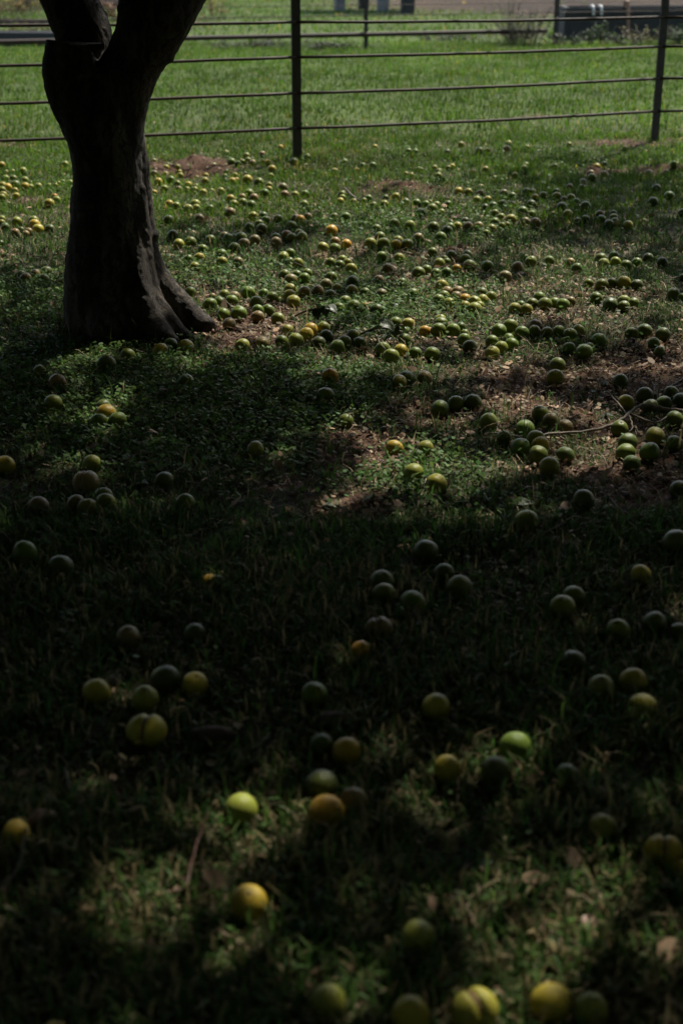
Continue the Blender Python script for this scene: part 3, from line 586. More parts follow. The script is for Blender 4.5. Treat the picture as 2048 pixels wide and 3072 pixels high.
def light_map(x, y):
    px, py = proj(x, y); py = py/K
    b = np.interp(py, [a for a, _ in TB], [t for _, t in TB])
    # what the trunk itself shades needs no leaves above it: its sunward side is lit
    ux, uy = S.x/S.z, S.y/S.z; k = (ux*ux+uy*uy); t = ((T0.x-x)*ux+(TY-y)*uy)/k; q = (x-T0.x-.12*.77+t*ux, y-TY+.12*.64+t*uy)
    strip = np.where((t > -.3) & (t < 1.15), np.exp(-((q[0]**2+q[1]**2)/.19**2)**2), 0)
    tt = b+blobs(x, y, LIGHT); d = np.clip(-.15+2.3*(.6*vnoise(x, y, .24, 71)+.4*vnoise(x, y, .1, 72)), .1, 1.9); d = np.where(y < 9, d*(1-np.clip((y-7)/2, 0, 1))+np.clip((y-7)/2, 0, 1), 1)
    return np.clip(tt*d+strip*.6, .01, 1)

trees_xy = [(T0.x, TY), (-3.6, 1.2), (3.7, 1.6), (-1.6, -3.6), (2.4, -4.2)]
def canopy():
    n = 700000
    z = np.where(rng.random(n) < .62, 2.5+4.0*rng.random(n)**.9, .5+4.2*rng.random(n))
    x = rng.uniform(-9, 9.5, n); y = rng.uniform(-9, 15.5, n)
    gx = x-S.x/S.z*z; gy = y-S.y/S.z*z                      # where its shade falls
    T = light_map(gx, gy)
    px, py = proj(gx, gy); inside = (gy > 1.7) & (np.abs(px-1024) < 1300)
    side = np.clip(.12+1.1*vnoise(gx, gy, .9, 41)-.62, .012, .5)          # broken shade outside the picture
    fad = np.clip((gy-9.5)/2.5, 0, 1); side = side*(1-fad)+fad
    T = np.where(inside, T, side)
    low = (z < 2.4)  # low leaves: out-of-view walls added to keep sky light off the shade
    wx, wy = proj(x, y, z); clearv = (y < -1.4) | (np.abs(x) > .34*np.maximum(y, 0)+2.1)
    ok = (~low | (clearv & (y < 9))) & (x*x+y*y > 1.7) 
    tau = -np.log(T)
    keep = ok & (rng.random(n) < np.clip(tau/4.2, 0, 1))
    x, y, z = x[keep], y[keep], z[keep]; n = len(x)
    L = rng.uniform(.07, .13, n); w = L*.48
    ph = rng.uniform(0, 6.283, n); tilt = rng.normal(.0, .55, n)
    d = np.stack([np.cos(ph)*np.cos(tilt), np.sin(ph)*np.cos(tilt), np.sin(tilt)-.2], 1); d /= np.linalg.norm(d, axis=1)[:, None]
    s = np.stack([-np.sin(ph), np.cos(ph), rng.normal(0, .6, n)], 1); s /= np.linalg.norm(s, axis=1)[:, None]
    c = np.stack([x, y, z], 1); nn = np.cross(d, s)
    V = np.stack([c-d*L[:, None], c-d*.1*L[:, None]+s*w[:, None]+nn*.12*w[:, None], c+d*L[:, None], c-d*.1*L[:, None]-s*w[:, None]+nn*.12*w[:, None]], 1)
    base = np.array([.085, .14, .025]); Cc = base*rng.uniform(.6, 1.4, n)[:, None]
    dist = np.stack([(x-a)**2+(y-b)**2 for a, b in trees_xy], 1); own = dist.argmin(1)
    return V, Cc, own
CV, CC, OWN = canopy()
def crown_for(k, parent):
    q = OWN == k; V = CV[q]; n = len(V); i = np.arange(n)*4
    F = np.concatenate([np.stack([i, i+1, i+2], 1), np.stack([i, i+2, i+3], 1)])
    o = link('crown', np_mesh('crown', V.reshape(-1, 3), F, np.repeat(CC[q], 4, 0)), M_crown, parent); adopt(o, parent)
    # branches that carry the crown
    cx, cy = V[:, 0, 0].mean(), V[:, 0, 1].mean()
    for j in range(9):
        t = V[random.randrange(n)][0]
        if k == 0: a = Vector(P(660, -500, .2)) if j % 2 else Vector(P(-10, -480, 0)); r0 = .06
        else: a = Vector((trees_xy[k][0], trees_xy[k][1], 2.0)); r0 = .07
        bpt = Vector(t); mid = (a+bpt)/2+Vector((random.uniform(-.3, .3), random.uniform(-.3, .3), .5)); mid.z = max(mid.z, 2.3)
        bb = bmesh.new(); pth = smooth_path([a, (a+mid)/2+Vector((0, 0, .15)), mid, bpt], 4)
        tube(bb, pth, [r0*(1-.85*i/(len(pth)-1)) for i in range(len(pth))], 8)
        adopt(bm_obj('branch', bb, M_bark, parent), parent)
crown_for(0, tree)
for k, lab in ((1, 'unseen fruit tree added on the left to shade the near grass'), (2, 'unseen fruit tree added on the right to shade the near grass'), (3, 'unseen fruit tree added behind the viewer to block sky light, on the left'), (4, 'unseen fruit tree added behind the viewer to block sky light, on the right')):  # unseen trees, added to shade the near grass and block sky light
    x, y = trees_xy[k]; t = empty('fruit_tree', (x, y, 0)); tag(t, lab, 'tree', 'fruit trees')
    bm = bmesh.new(); pth = [(x, y, -.1), (x+.02, y, .1), (x, y+.03, .8), (x+.05, y, 1.5), (x, y, 2.1)]
    tube(bm, smooth_path(pth, 4), [.3, .26, .24, .22, .2, .19, .18, .175, .17, .17, .165, .16, .16, .155, .15, .14, .13], 18)
    for a in range(5): tube(bm, [(x, y, .35), (x+.22*math.cos(a*1.26), y+.22*math.sin(a*1.26), .12), (x+.5*math.cos(a*1.26), y+.5*math.sin(a*1.26), -.03)], [.12, .1, .04], 10)
    adopt(vox('trunk', bm, .02, M_bark, t), t); crown_for(k, t)

# ------------------------------------------------------------------ fences
def fence_near():
    posts = [(-330, 527, [430, 317, 203, 75]), (891.5, 478, [384, 279, 171, 66]), (1961, 429, [333, 235, 139, 51])]
    B = []; H = []
    for px, py, ys in posts:
        b = at(px, py); B.append(b); H.append([atY(px, y, b.y).z for y in ys])
    B.append(B[2]+(B[2]-B[1])); H.append(H[2][:])
    root = empty('pipe_fence', B[1]); tag(root, 'black iron post and pipe rail fence just beyond the fallen fruit', 'fence')
    for i, b in enumerate(B):
        bm = bmesh.new(); dr = (B[min(i+1, 3)]-B[max(i-1, 0)]).normalized(); M = Matrix.Rotation(math.atan2(dr.y, dr.x), 3, 'Z')
        w = .078 if i != 2 else .072
        box(bm, b+Vector((0, 0, .76)), (w, .028, 1.72), M)
        adopt(bm_obj('post', bm, M_iron, root, False, None, .004), root)
    for j in range(6):
        for i in range(3):
            za, zb = [(h+[h[3]+.285, h[3]+.57])[j] for h in (H[i], H[i+1])]
            if j > 4: continue
            a, b = B[i]+Vector((0, -.02, za)), B[i+1]+Vector((0, -.02, zb))
            bm = bmesh.new(); n = 10; rr = .0125
            pts = [a.lerp(b, k/n)+Vector((0, 0, -.012*math.sin(math.pi*k/n)+random.uniform(-.002, .002))) for k in range(n+1)]
            tube(bm, pts, rr, 10); rail = adopt(bm_obj('rail', bm, M_pipe, root), root)
            for px, wid in ((1352, .1), (1070, .17)) if i == 1 else ():
                if px == 1070 and j: continue
                d = [(abs(proj(q.x, q.y, q.z)[0]-px), q) for q in [a.lerp(b, t/200)+Vector((0, 0, -.012*math.sin(math.pi*t/200))) for t in range(201)]]
                q = min(d, key=lambda e: e[0])[1]; dr = (b-a).normalized()
                s = bmesh.new(); tube(s, [q-dr*wid*.5, q+dr*wid*.5], .0165, 10)
                so = bm_obj('rail_sleeve', s, M_pipe, rail); adopt(so, root)
fence_near()
def fence_far():
    b0 = at(1097, 146); b1 = at(1664, 132); st = b1-b0
    root = empty('wire_fence', b0); tag(root, 'distant thin fence with dark posts and one thick low pipe', 'fence')
    B = [b0-st*2.2, b0-st*1.1, b0, b1, b1+st]
    for b in B:
        bm = bmesh.new(); w = .1 if b is b1 else .075
        box(bm, b+Vector((0, 0, .75)), (w, .05, 1.6)); adopt(bm_obj('post', bm, M_iron, root, False, None, .006), root)
    def rail(y0, px0, y1, px1, r, name, m, s, e):
        z0 = atY(px0, y0, b0.y).z
        bm = bmesh.new(); pts = [B[0].lerp(B[-1], t/20) for t in range(21)]
        pts = [Vector((p.x, p.y-.05, z0)) for p in pts]; pts = [p for p in pts if s < proj(p.x, p.y, p.z)[0] < e]
        tube(bm, pts, r, 10); adopt(bm_obj(name, bm, m, root), root)
    rail(103, 1097, 0, 0, .042, 'thick_pipe', M_pipe, -900, 1720)
    rail(46, 1097, 0, 0, .009, 'wire', M_pipe, -900, 2600)
    rail(15, 1097, 0, 0, .006, 'wire', M_pipe, -900, 2600)
fence_far()

# ------------------------------------------------------------------ trough, shed, pipes at the back
def trough():
    a = at(1690, 118); px = FPX/ (a.y*cP+CAM_H*sP); hgt_ = .63; Lx, Wy, t = 7., 1.5, .12
    root = empty('water_trough', a); tag(root, 'long grey concrete water trough behind weeds at the back', 'trough')
    M = Matrix.Rotation(R(-3), 4, 'Z'); Mi = Matrix.Translation(a) @ M
    def part(name, c, s, m):
        bm = bmesh.new(); box(bm, c, s); bmesh.ops.bevel(bm, geom=bm.edges[:], offset=.015, segments=2, affect='EDGES'); bmesh.ops.transform(bm, matrix=Mi, verts=bm.verts[:])
        return adopt(bm_obj(name, bm, m, root, False), root)
    part('front_wall', (Lx/2, t/2, hgt_/2-.05), (Lx, t, hgt_+.1), M_conc); part('back_wall', (Lx/2, Wy-t/2, hgt_/2-.05), (Lx, t, hgt_+.1), M_conc)
    part('end_wall', (t/2, Wy/2, hgt_/2-.05), (t, Wy-2*t-.004, hgt_+.1), M_conc); part('end_wall', (Lx-t/2, Wy/2, hgt_/2-.05), (t, Wy-2*t-.004, hgt_+.1), M_conc)
    part('floor_slab', (Lx/2, Wy/2, .05), (Lx-2*t-.01, Wy-2*t-.01, .12), M_conc)
    part('rim', (Lx/2+.0, .03, hgt_-.13), (Lx+.02, .1, .05), M_conc)
    def pipe(px, y0, y1, r, m, label, dy, name='standpipe'):
        top, bot = atY(px, y0, a.y-dy), atY(px, y1, a.y-dy)
        bm = bmesh.new(); tube(bm, smooth_path([bot, (bot+top)/2, top-Vector((0, 0, .06)), top+Vector((0, .05, 0)), top+Vector((0, .3, .0)), top+Vector((0, .36, -.12))], 5), r, 10)
        o = bm_obj(name, bm, m, None, True, bot); o.location = bot; tag(o, label, 'pipe', 'pipes over the trough')
    pipe(1779, 20, 46, .028, M_pvc, 'short white pipe bent over the trough wall, first of two', .12, 'overflow_pipe')
    pipe(1803, 20, 46, .028, M_pvc, 'short white pipe bent over the trough wall, nearer the rusty pipe', .12, 'overflow_pipe')
    pipe(1883, 5, 112, .035, M_rust, 'tall rusty bent pipe standing against the concrete trough', .2)
trough()
def shed():
    xs = [(1018, 31, 1), (1090, 26, 0), (1148, 36, 1), (1222, 41, 0)]
    b0 = at(1018, 31); root = empty('open_shed', b0); tag(root, 'far open shed standing on thick square posts', 'shed')
    ps = []
    for px, py, w in xs:
        b = at(px, py); ps.append(b); s = .3 if px < 1200 else .34
        bm = bmesh.new(); box(bm, b+Vector((0, 0, 1.25)), (s, s, 2.7), Matrix.Rotation(R(20), 3, 'Z')); o = adopt(bm_obj('post', bm, M_white if w else M_conc, root, False, None, .015), root)
    c = sum(ps, Vector())/4; bm = bmesh.new(); box(bm, c+Vector((0.3, .6, 2.68)), (3.6, 4.5, .08)); adopt(bm_obj('roof', bm, M_tin, root, False), root)
shed()
def back_left():
    a, b = at(-700, 133), at(215, 138); a.z = b.z = .13
    bm = bmesh.new(); n = 16; dr = (b-a).normalized(); side = Vector((0, 0, 1)).cross(dr)
    prof = [(-.22, -.15), (-.22, .12), (-.19, .14), (-.14, .14), (-.13, -.02), (.13, -.02), (.14, .14), (.19, .14), (.22, .12), (.22, -.15)]
    ends = [[bm.verts.new(p+side*u+Vector((0, 0, v))) for u, v in prof] for p in (a, b)]
    k = len(prof)
    for i in range(k): bm.faces.new((ends[0][i], ends[0][(i+1) % k], ends[1][(i+1) % k], ends[1][i]))
    for e in ends: bm.faces.new(e)
    o = bm_obj('feed_trough', bm, M_dark, None, False, a); o.location = a; tag(o, 'long low black feed trough on the grass behind the trunk', 'trough')
    a, b = at(-500, 62, .1), at(160, 66, .1)
    bm = bmesh.new(); box(bm, (0, 0, 0), ((b-a).length, .16, .16), Matrix.Rotation(math.atan2(b.y-a.y, b.x-a.x), 3, 'Z')); o = bm_obj('timber_beam', bm, M_timber, None, False, None, .02); o.location = (a+b)/2; o.location.z = .09
    tag(o, 'reddish timber beam lying on dry ground beyond the black trough', 'beam')
    a, b = at(60, 20), at(420, 24); bm = bmesh.new(); pts = smooth_path([a+Vector((0, 0, .12)), (a+b)/2+Vector((0, 0, .2)), b+Vector((0, 0, .12))], 6)
    tube(bm, pts, [.2+.06*random.random() for _ in pts], 12, True, .1)
    o = bm_obj('fallen_log', bm, plain('dry_log', (.24,.15,.1), .85, (.14,.085,.055), 5), None, True, a); o.location = a; tag(o, 'thick tan log lying among dry weeds at the far side', 'log')
back_left()

# ------------------------------------------------------------------ weeds at the back
def weed(px, py, h, w, n, c, label, lw=.03):
    b = at(px, py); V = []; Fc = []; Cs = []; root = empty('weed_plant', b); tag(root, label, 'weed', 'weeds at the back')
    bm = bmesh.new()
    for i in range(n):
        dx, dy = rng.normal(0, w*.35), rng.normal(0, w*.25); hh = h*rng.uniform(.45, 1); lean = Vector((dx*1.2, dy*1.2, 0))
        base = Vector((dx*.5, dy*.5, -.02)); pts = smooth_path([base, base+lean*.4+Vector((0, 0, hh*.5)), base+lean+Vector((rng.normal(0, .03), 0, hh))], 3)
        tube(bm, pts, .005, 5)
        for k in range(int(9*hh/h)+5):
            t = rng.uniform(.25, 1); p = pts[0].lerp(pts[-1], t)+Vector((rng.normal(0, .02), rng.normal(0, .02), 0)); a = rng.uniform(0, 6.28); L = lw*rng.uniform(.7, 1.8)
            d = Vector((math.cos(a), math.sin(a), rng.uniform(-.3, .8))).normalized(); s = d.cross(Vector((0, 0, 1))).normalized()*L*.3
            i0 = len(V); V += [p, p+d*L*.5+s, p+d*L, p+d*L*.5-s]; Fc += [(i0, i0+1, i0+2), (i0, i0+2, i0+3)]; cc = np.array(c)*rng.uniform(.55, 1.5); Cs += [cc]*4
    bm_obj('stem', bm, M_twig, root)
    link('foliage', np_mesh('foliage', np.array([v[:] for v in V]), np.array(Fc), np.array(Cs)), M_clover, root)
gr, dry, dk = (.05,.09,.02), (.2,.14,.04), (.025,.04,.014)
for a in [(1560, 136, .75, .5, 40, dk, 'dark bushy weed beside the thick low pipe end', .06), (1525, 130, .95, .5, 26, (.12,.11,.04), 'tall thin dry weed beside the dark bushy one', .04),
          (1590, 134, .8, .35, 14, (.09,.1,.03), 'tall sparse green weed before the trough corner', .04),
          (1805, 134, .5, .25, 16, gr, 'leafy upright weed before the trough under the white pipes', .06), (1765, 134, .36, .25, 12, gr, 'shorter leafy weed before the trough, near the leafy upright one', .05),
          (1700, 134, .3, .45, 24, dk, 'low dark weeds clump at the trough corner post', .05), (1870, 136, .22, .5, 20, dk, 'low weed clump at the foot of the rusty pipe', .05),
          (1935, 134, .4, .4, 20, (.12,.11,.04), 'yellowish weed clump beside the fence post before the trough', .05), (2025, 134, .45, .4, 22, gr, 'leafy weed clump at the frame edge before the trough', .06),
          (640, 60, 1.1, .8, 26, dry, 'yellow dry weed leaning past the right limb', .08), (30, 55, .9, .9, 40, dry, 'wide yellow dry weed beyond the feed trough', .09), (90, 52, .8, .7, 30, (.13,.13,.04), 'olive weed among dry ones beyond the feed trough', .09),
          (350, 62, .6, .5, 30, (.16,.08,.03), 'rusty brown weed seen through the limb fork', .08), (150, 100, .3, .7, 30, (.12,.13,.04), 'low yellowish weed just behind the feed trough', .05),
          (40, 100, .3, .7, 30, (.15,.13,.04), 'low pale weed just behind the feed trough end', .05), (560, 90, .35, .5, 24, (.15,.1,.04), 'small brown weed at the far fence near the trunk', .06)]:
    weed(*a)
for i, (px, py) in enumerate([(700, 146), (760, 142), (790, 138), (850, 144), (960, 146), (1000, 143), (1030, 144), (1300, 122), (1380, 118)]):
    weed(px, py, .16, .5, 16, dk, ['dark low weed patch nearest the trunk under the pipe', 'dark low weed left of two touching under the pipe', 'dark low weed right of two touching under the pipe', 'dark low weed just left of near fence post', 'dark low weed just right of near fence post', 'dark low weed left of the far post', 'dark low weed touching the far post', 'green low weed by the far bare soil', 'green low weed on the far bare soil edge'][i], .05)

# ------------------------------------------------------------------ twigs, branch, leaves on the ground
def tp(t, x, y, dz=.01):
    x0, y0, s = TILES[t]; return ong(x0+x/s, y0+y/s, dz)
def stick(name, t, paths, label, m, cat='twig', group=None, lift=.012):
    root = None
    for j, (pts, r) in enumerate(paths):
        w = smooth_path([tp(t, p[0], p[1], (p[2] if len(p) > 2 else lift)) for p in pts], 5)
        w = [p+Vector((random.uniform(-.002, .002), random.uniform(-.002, .002), random.uniform(0, .003))) for p in w]
        bm = bmesh.new(); n = len(w); tube(bm, w, [r*.58*(1-.55*i/(n-1))*random.uniform(.85, 1.2) for i in range(n)], 8)
        if root is None:
            root = bm_obj(name, bm, m, None, True, w[0]); root.location = w[0]; tag(root, label, cat, group)
        else: adopt(bm_obj('side_shoot', bm, m, root), root)
stick('fallen_branch', 'J', [([(1560,300,.05),(1450,290,.05),(1330,265,.06),(1240,325,.05),(1140,385,.04),(1000,420,.03),(810,435,.03),(640,455,.03),(470,432,.02),(400,445)], .013),
  ([(1250,330,.05),(1270,395,.03),(1250,425,.02)], .006), ([(1260,320,.05),(1400,370,.04),(1480,330,.04)], .008), ([(815,440,.02),(1000,530),(1080,550)], .006), ([(540,450,.03),(490,400,.07),(430,310,.09)], .004),
  ([(1240,325,.05),(1170,240,.04),(1120,180,.02)], .005)], 'long pale forked branch lying across bare soil among green fruits', M_twig, 'branch')
for t, paths, lab, m in [
 ('J', [([(240,320),(370,310),(455,270)], .007)], 'short grey twig beside three green fruits on soil', M_twig),
 ('J', [([(1568,110),(1480,165),(1420,190)], .007)], 'grey twig pointing at the dark heap of fruits', M_twig),
 ('J', [([(690,1045),(880,955)], .006)], 'straight tan twig on grass below the pale leaf', M_twig),
 ('J', [([(1390,960),(1230,900),(1150,830),(1100,750)], .006)], 'curved brown twig in shade below the fruit heap', M_twigr),
 ('J', [([(1240,95),(1380,130),(1400,210)], .004)], 'thin bent stem on brown soil behind the heap', M_twigr),
 ('I', [([(1440,1030),(1480,930,.04),(1520,800,.06)], .004)], 'pale straight straw stalk leaning on a fruit', plain('straw', (.4,.33,.2), .7, (.3,.24,.14), 30, 0)),
 ('M', [([(850,560,.02),(900,370,.05),(955,200,.09)], .006)], 'upright reddish twig with pale tip in front straw', M_twigr),
 ('M', [([(965,550),(850,562),(720,580),(560,570)], .008)], 'red brown twig lying flat in front straw', M_twigr),
 ('M', [([(0,570,.02),(80,470,.03),(125,270,.05)], .006)], 'pale curved stick at the frame beside a yellow fruit', M_twig),
 ('M', [([(-60,600),(100,680),(240,790)], .009)], 'thick grey stick in dark front corner grass', M_twig),
 ('M', [([(300,0),(320,100),(360,200)], .006)], 'thin grey stick in dark grass above a rotten fruit', M_twig),
 ('M', [([(300,430),(420,500),(520,550)], .008)], 'brown twig half buried in front straw', M_twigr),
 ('E', [([(435,740,.02),(420,650,.03),(390,590,.03),(320,525,.03)], .011)], 'dark bent twig touching the big root tip', M_twigr),
 ('E', [([(615,510,.06),(560,450,.08),(510,405,.09)], .004)], 'thin pale stem arched over green fruits by root', M_twig),
 ('E', [([(1190,85,.05),(1320,140,.03),(1440,200,.03)], .004)], 'thin stem lying across lit clover fruits', M_twig),
 ('F', [([(1568,165),(1510,150,.03),(1420,105,.08),(1290,100,.06),(1150,130,.03)], .005)], 'thin brown stem arched over the small orange fruit', M_twigr),
 ('F', [([(1040,490),(1250,500),(1560,580)], .005)], 'long straight stem below the mixed fruit heap', M_twig),
 ('F', [([(225,1095),(320,1040),(540,1000)], .005)], 'dim straw coloured twig on clover before the sprig', M_twig),
 ('C', [([(110,520,.04),(160,570,.03),(250,640,.02)], .016)], 'broken pale stick on grass under the dark soil strip', M_twig),
 ('P', [([(830,1740),(900,1660),(1060,1600)], .006)], 'pale twig against the shaded side of the trunk', M_twig),
 ('D', [([(120,830),(190,730,.1)], .006)], 'tall straw stalk beside brownish fruits in shade', M_twig),
 ('K', [([(890,1000),(900,950),(990,900)], .006)], 'thin curved twig by the split yellow fruit', M_twig),
 ('L', [([(690,285),(740,240,.03),(755,195,.05)], .004)], 'upright dry stalk in shaded soil below green fruit', M_twig),
 ('F', [([(550,760,.05),(600,850,.08),(650,910,.1)], .004)], 'bare stem hanging from the leafy sprig over fruit', M_twig)]:
    stick('twig', t, paths, lab, m)

def leaf_mesh(bend, fold, seed):
    rg = np.random.default_rng(seed); nx, ny = 9, 5; V = []; F = []
    for i in range(nx):
        t = i/(nx-1); w = .36*math.sin(math.pi*min(1, t*1.02+.01)**.8)+.01
        for j in range(ny):
            u = (j/(ny-1)-.5)*2
            V.append((t-.5, u*w, bend*(t-.5)**2*-1+fold*abs(u)*w+.03*math.sin(9*t+3*u+seed)*abs(u)))
    for i in range(nx-1):
        for j in range(ny-1): a = i*ny+j; F.append((a, a+1, a+ny+1, a+ny))
    bm = bmesh.new(); vs = [bm.verts.new(v) for v in V]
    for f in F: bm.faces.new([vs[k] for k in f])
    g = bmesh.ops.solidify(bm, geom=bm.faces[:], thickness=.012)
    me = bpy.data.meshes.new('leaf'); bm.to_mesh(me); bm.free()
    for p in me.polygons: p.use_smooth = True
    return me
def leafskin(name, c):
    m, nt, b, N, L = mat(name); w = N.new('ShaderNodeTexWave'); w.inputs['Scale'].default_value = 4; w.inputs['Distortion'].default_value = 1.2; tc = N.new('ShaderNodeTexCoord'); L.new(tc.outputs['Object'], w.inputs['Vector'])
    n = noise(nt, 5); r = ramp(nt, n.outputs[0], [(.3, tuple(v*.7 for v in c)), (.7, tuple(v*1.2 for v in c))]); r2 = ramp(nt, w.outputs['Fac'], [(.0, (.75,.75,.75)), (.3, (1,1,1))])
    L.new(mixc(nt, 1., r.outputs[0], r2.outputs[0], 'MULTIPLY'), b.inputs['Base Color']); b.inputs['Roughness'].default_value = .5; return m
LS = dict(p=leafskin('pale_leaf', (.28,.32,.2)), g=leafskin('green_leaf', (.1,.17,.05)), k=leafskin('dark_leaf', (.05,.08,.028)), t=leafskin('tan_leaf', (.34,.2,.12)), r=leafskin('rust_leaf', (.22,.08,.035)), w=leafskin('grey_leaf', (.3,.33,.28)))
def leaf_obj(name, loc, L, rot, m, parent=None, bend=.5, fold=.25):
    me = leaf_mesh(bend, fold, random.randrange(999)); me.materials.append(m); o = bpy.data.objects.new(name, me); col.objects.link(o)
    o.location = loc; o.scale = (L*.62,)*3; o.rotation_euler = rot; o.parent = parent; return o
for t, x, y, L, yaw, pit, c, lab in [
 ('H',555,705,.09,.3,.1,'p','pale leaf curled in shaded clover'), ('H',945,1005,.11,-.5,.35,'w','big grey green leaf standing in grass by a dark fruit'),
 ('J',1100,455,.07,-.6,.1,'p','pale leaf flat on brown soil under the branch'), ('J',630,840,.14,-.15,.15,'p','wide pale leaf on grass above a green fruit'),
 ('K',730,190,.08,.1,.25,'p','pale ribbed leaf lying alone in dark grass'), ('K',530,725,.07,.9,.3,'w','crumpled grey leaf behind a yellow fruit in shade'),
 ('M',680,575,.06,.8,.3,'p','small pale leaf in front straw near the flat red twig'), ('N',860,200,.07,.1,.5,'p','striped pale green leaf in the dark front grass'),
 ('N',1135,700,.065,1.4,.2,'t','narrow tan leaf on straw in the front'), ('N',770,630,.05,-.6,.4,'r','rust coloured leaf in the front grass'),
 ('M',1460,570,.05,.2,.2,'w','small grey leaf on dark front grass'), ('M',1340,745,.07,.5,.6,'g','curled green leaf in the front straw'),
 ('I',1140,925,.09,.1,.4,'g','curled green leaf on lit bare soil'), ('I',870,905,.035,.2,.2,'g','small green leaf on soil by the curled one'),
 ('F',745,500,.08,1.2,.7,'w','whitish leaf standing on lit turf behind the sprig'), ('F',140,625,.1,-.7,.3,'w','grey curled leaf between the brown fruit and dark group'),
 ('G',665,465,.06,-.5,.3,'t','tan curled leaf on litter between fruit rows'), ('G',60,.1,.06,.5,.3,'t','tan leaf by the orange fruit heap'),
 ('J',1125,325,.09,-.1,.1,'k','dark leaf flat on soil behind the branch'), ('J',1110,130,.08,.6,.3,'k','dark leaf folded beside a lone green fruit'),
 ('I',850,975,.1,-.3,.2,'p','pale folded leaf at the soil and shade edge'), ('E',1540,600,.07,-.6,.3,'w','pale leaf by the dark leaves near soil group'),
 ('J',760,760,.06,-.9,.4,'p','upright pale leaf below the branch pile'), ('N',135,720,.05,1.2,.5,'p','small bright leaf beside the lone front fruit'),
 ('N',655,435,.05,.1,.2,'w','small grey leaf in front grass, facing up'), ('P',840,1250,.05,.9,.5,'t','tan leaf beside the yellow cluster past the trunk'), ('P',730,1500,.06,.2,.3,'t','pale tan leaf below the yellow cluster past the trunk'),
 ('F',950,490,.1,.0,.15,'t','long tan leaf on litter before a green fruit'), ('G',395,145,.1,.1,.2,'t','tan leaf litter piece by the brownish fruit')]:
    if y < 1: continue
    p = tp(t, x, y, .015); o = leaf_obj('fallen_leaf', p, L, (random.uniform(-.3, .3), -pit, yaw), LS[c]); tag(o, lab, 'leaf', 'leaves fallen on the grass')
def sprig(name, t, x, y, leaves, label):
    b = tp(t, x, y, .05); root = empty(name, b); tag(root, label, 'sprig')
    bm = bmesh.new(); tube(bm, smooth_path([Vector((-.12, .02, -.02)), Vector((-.03, 0, .02)), Vector((.08, .0, .0))], 4), .005, 8); bm_obj('stem', bm, M_twig, root)
    for (u, v, z, L, yaw, pit, roll, c) in leaves: leaf_obj('leaf', (u*.7, v*.7, z*.6), L*.85, (roll, pit, yaw), LS[c], root, .7, .3)
sprig('leafy_sprig', 'F', 640, 740, [(.02,-.03,.06,.14,-.3,.5,.5,'k'),(.06,-.03,.02,.13,-1.2,1.0,.3,'k'),(-.05,0,.03,.13,2.9,.2,.4,'k'),(-.1,-.03,.0,.12,-2.6,.3,.2,'k'),(.1,-.04,.05,.12,.2,.6,-.3,'k'),(.0,-.06,-.02,.11,-1.8,.4,.3,'k'),(.05,-.08,-.03,.07,.5,.2,0,'w'),(-.03,-.1,-.02,.06,1.4,.5,0,'p')], 'fallen sprig of large dark leaves lying over fruits')
sprig('leafy_sprig', 'E', 1440, 560, [(0,0,.05,.13,1.8,.7,.4,'k'),(.04,-.02,.02,.12,-1.5,1.1,.2,'k'),(-.05,0,.02,.11,2.6,.4,.3,'k'),(.08,0,.04,.13,-.6,.3,.3,'w'),(-.02,-.03,.0,.12,-1.1,.9,.4,'k')], 'fallen sprig of drooping dark leaves beside bare soil')
def pod(t, x, y, L, yaw, label):
    bm = bmesh.new(); n = 14; tube(bm, [Vector(((i/(n-1)-.5)*L, 0, 0)) for i in range(n)], [.02*math.sin(math.pi*(i+.6)/(n+.2))**.6*(1+.12*(i % 2)) for i in range(n)], 10, True, .08)
    o = bm_obj('seed_cone', bm, plain('dry_cone', (.12,.07,.05), .85, (.05,.03,.022), 60), None, True); o.location = tp(t, x, y, .02); o.rotation_euler = (0, 0, yaw); tag(o, label, 'seed cone', 'dry cones in the grass')
pod('K', 980, 985, .1, .0, 'dark brown dry cone in deep shade beside the split yellow fruit'); pod('K', 1525, 920, .09, .1, 'dry brown cone in shade above the huddle of five'); pod('M', 195, 240, .06, .4, 'small purplish dry cone beside the pale curved stick')

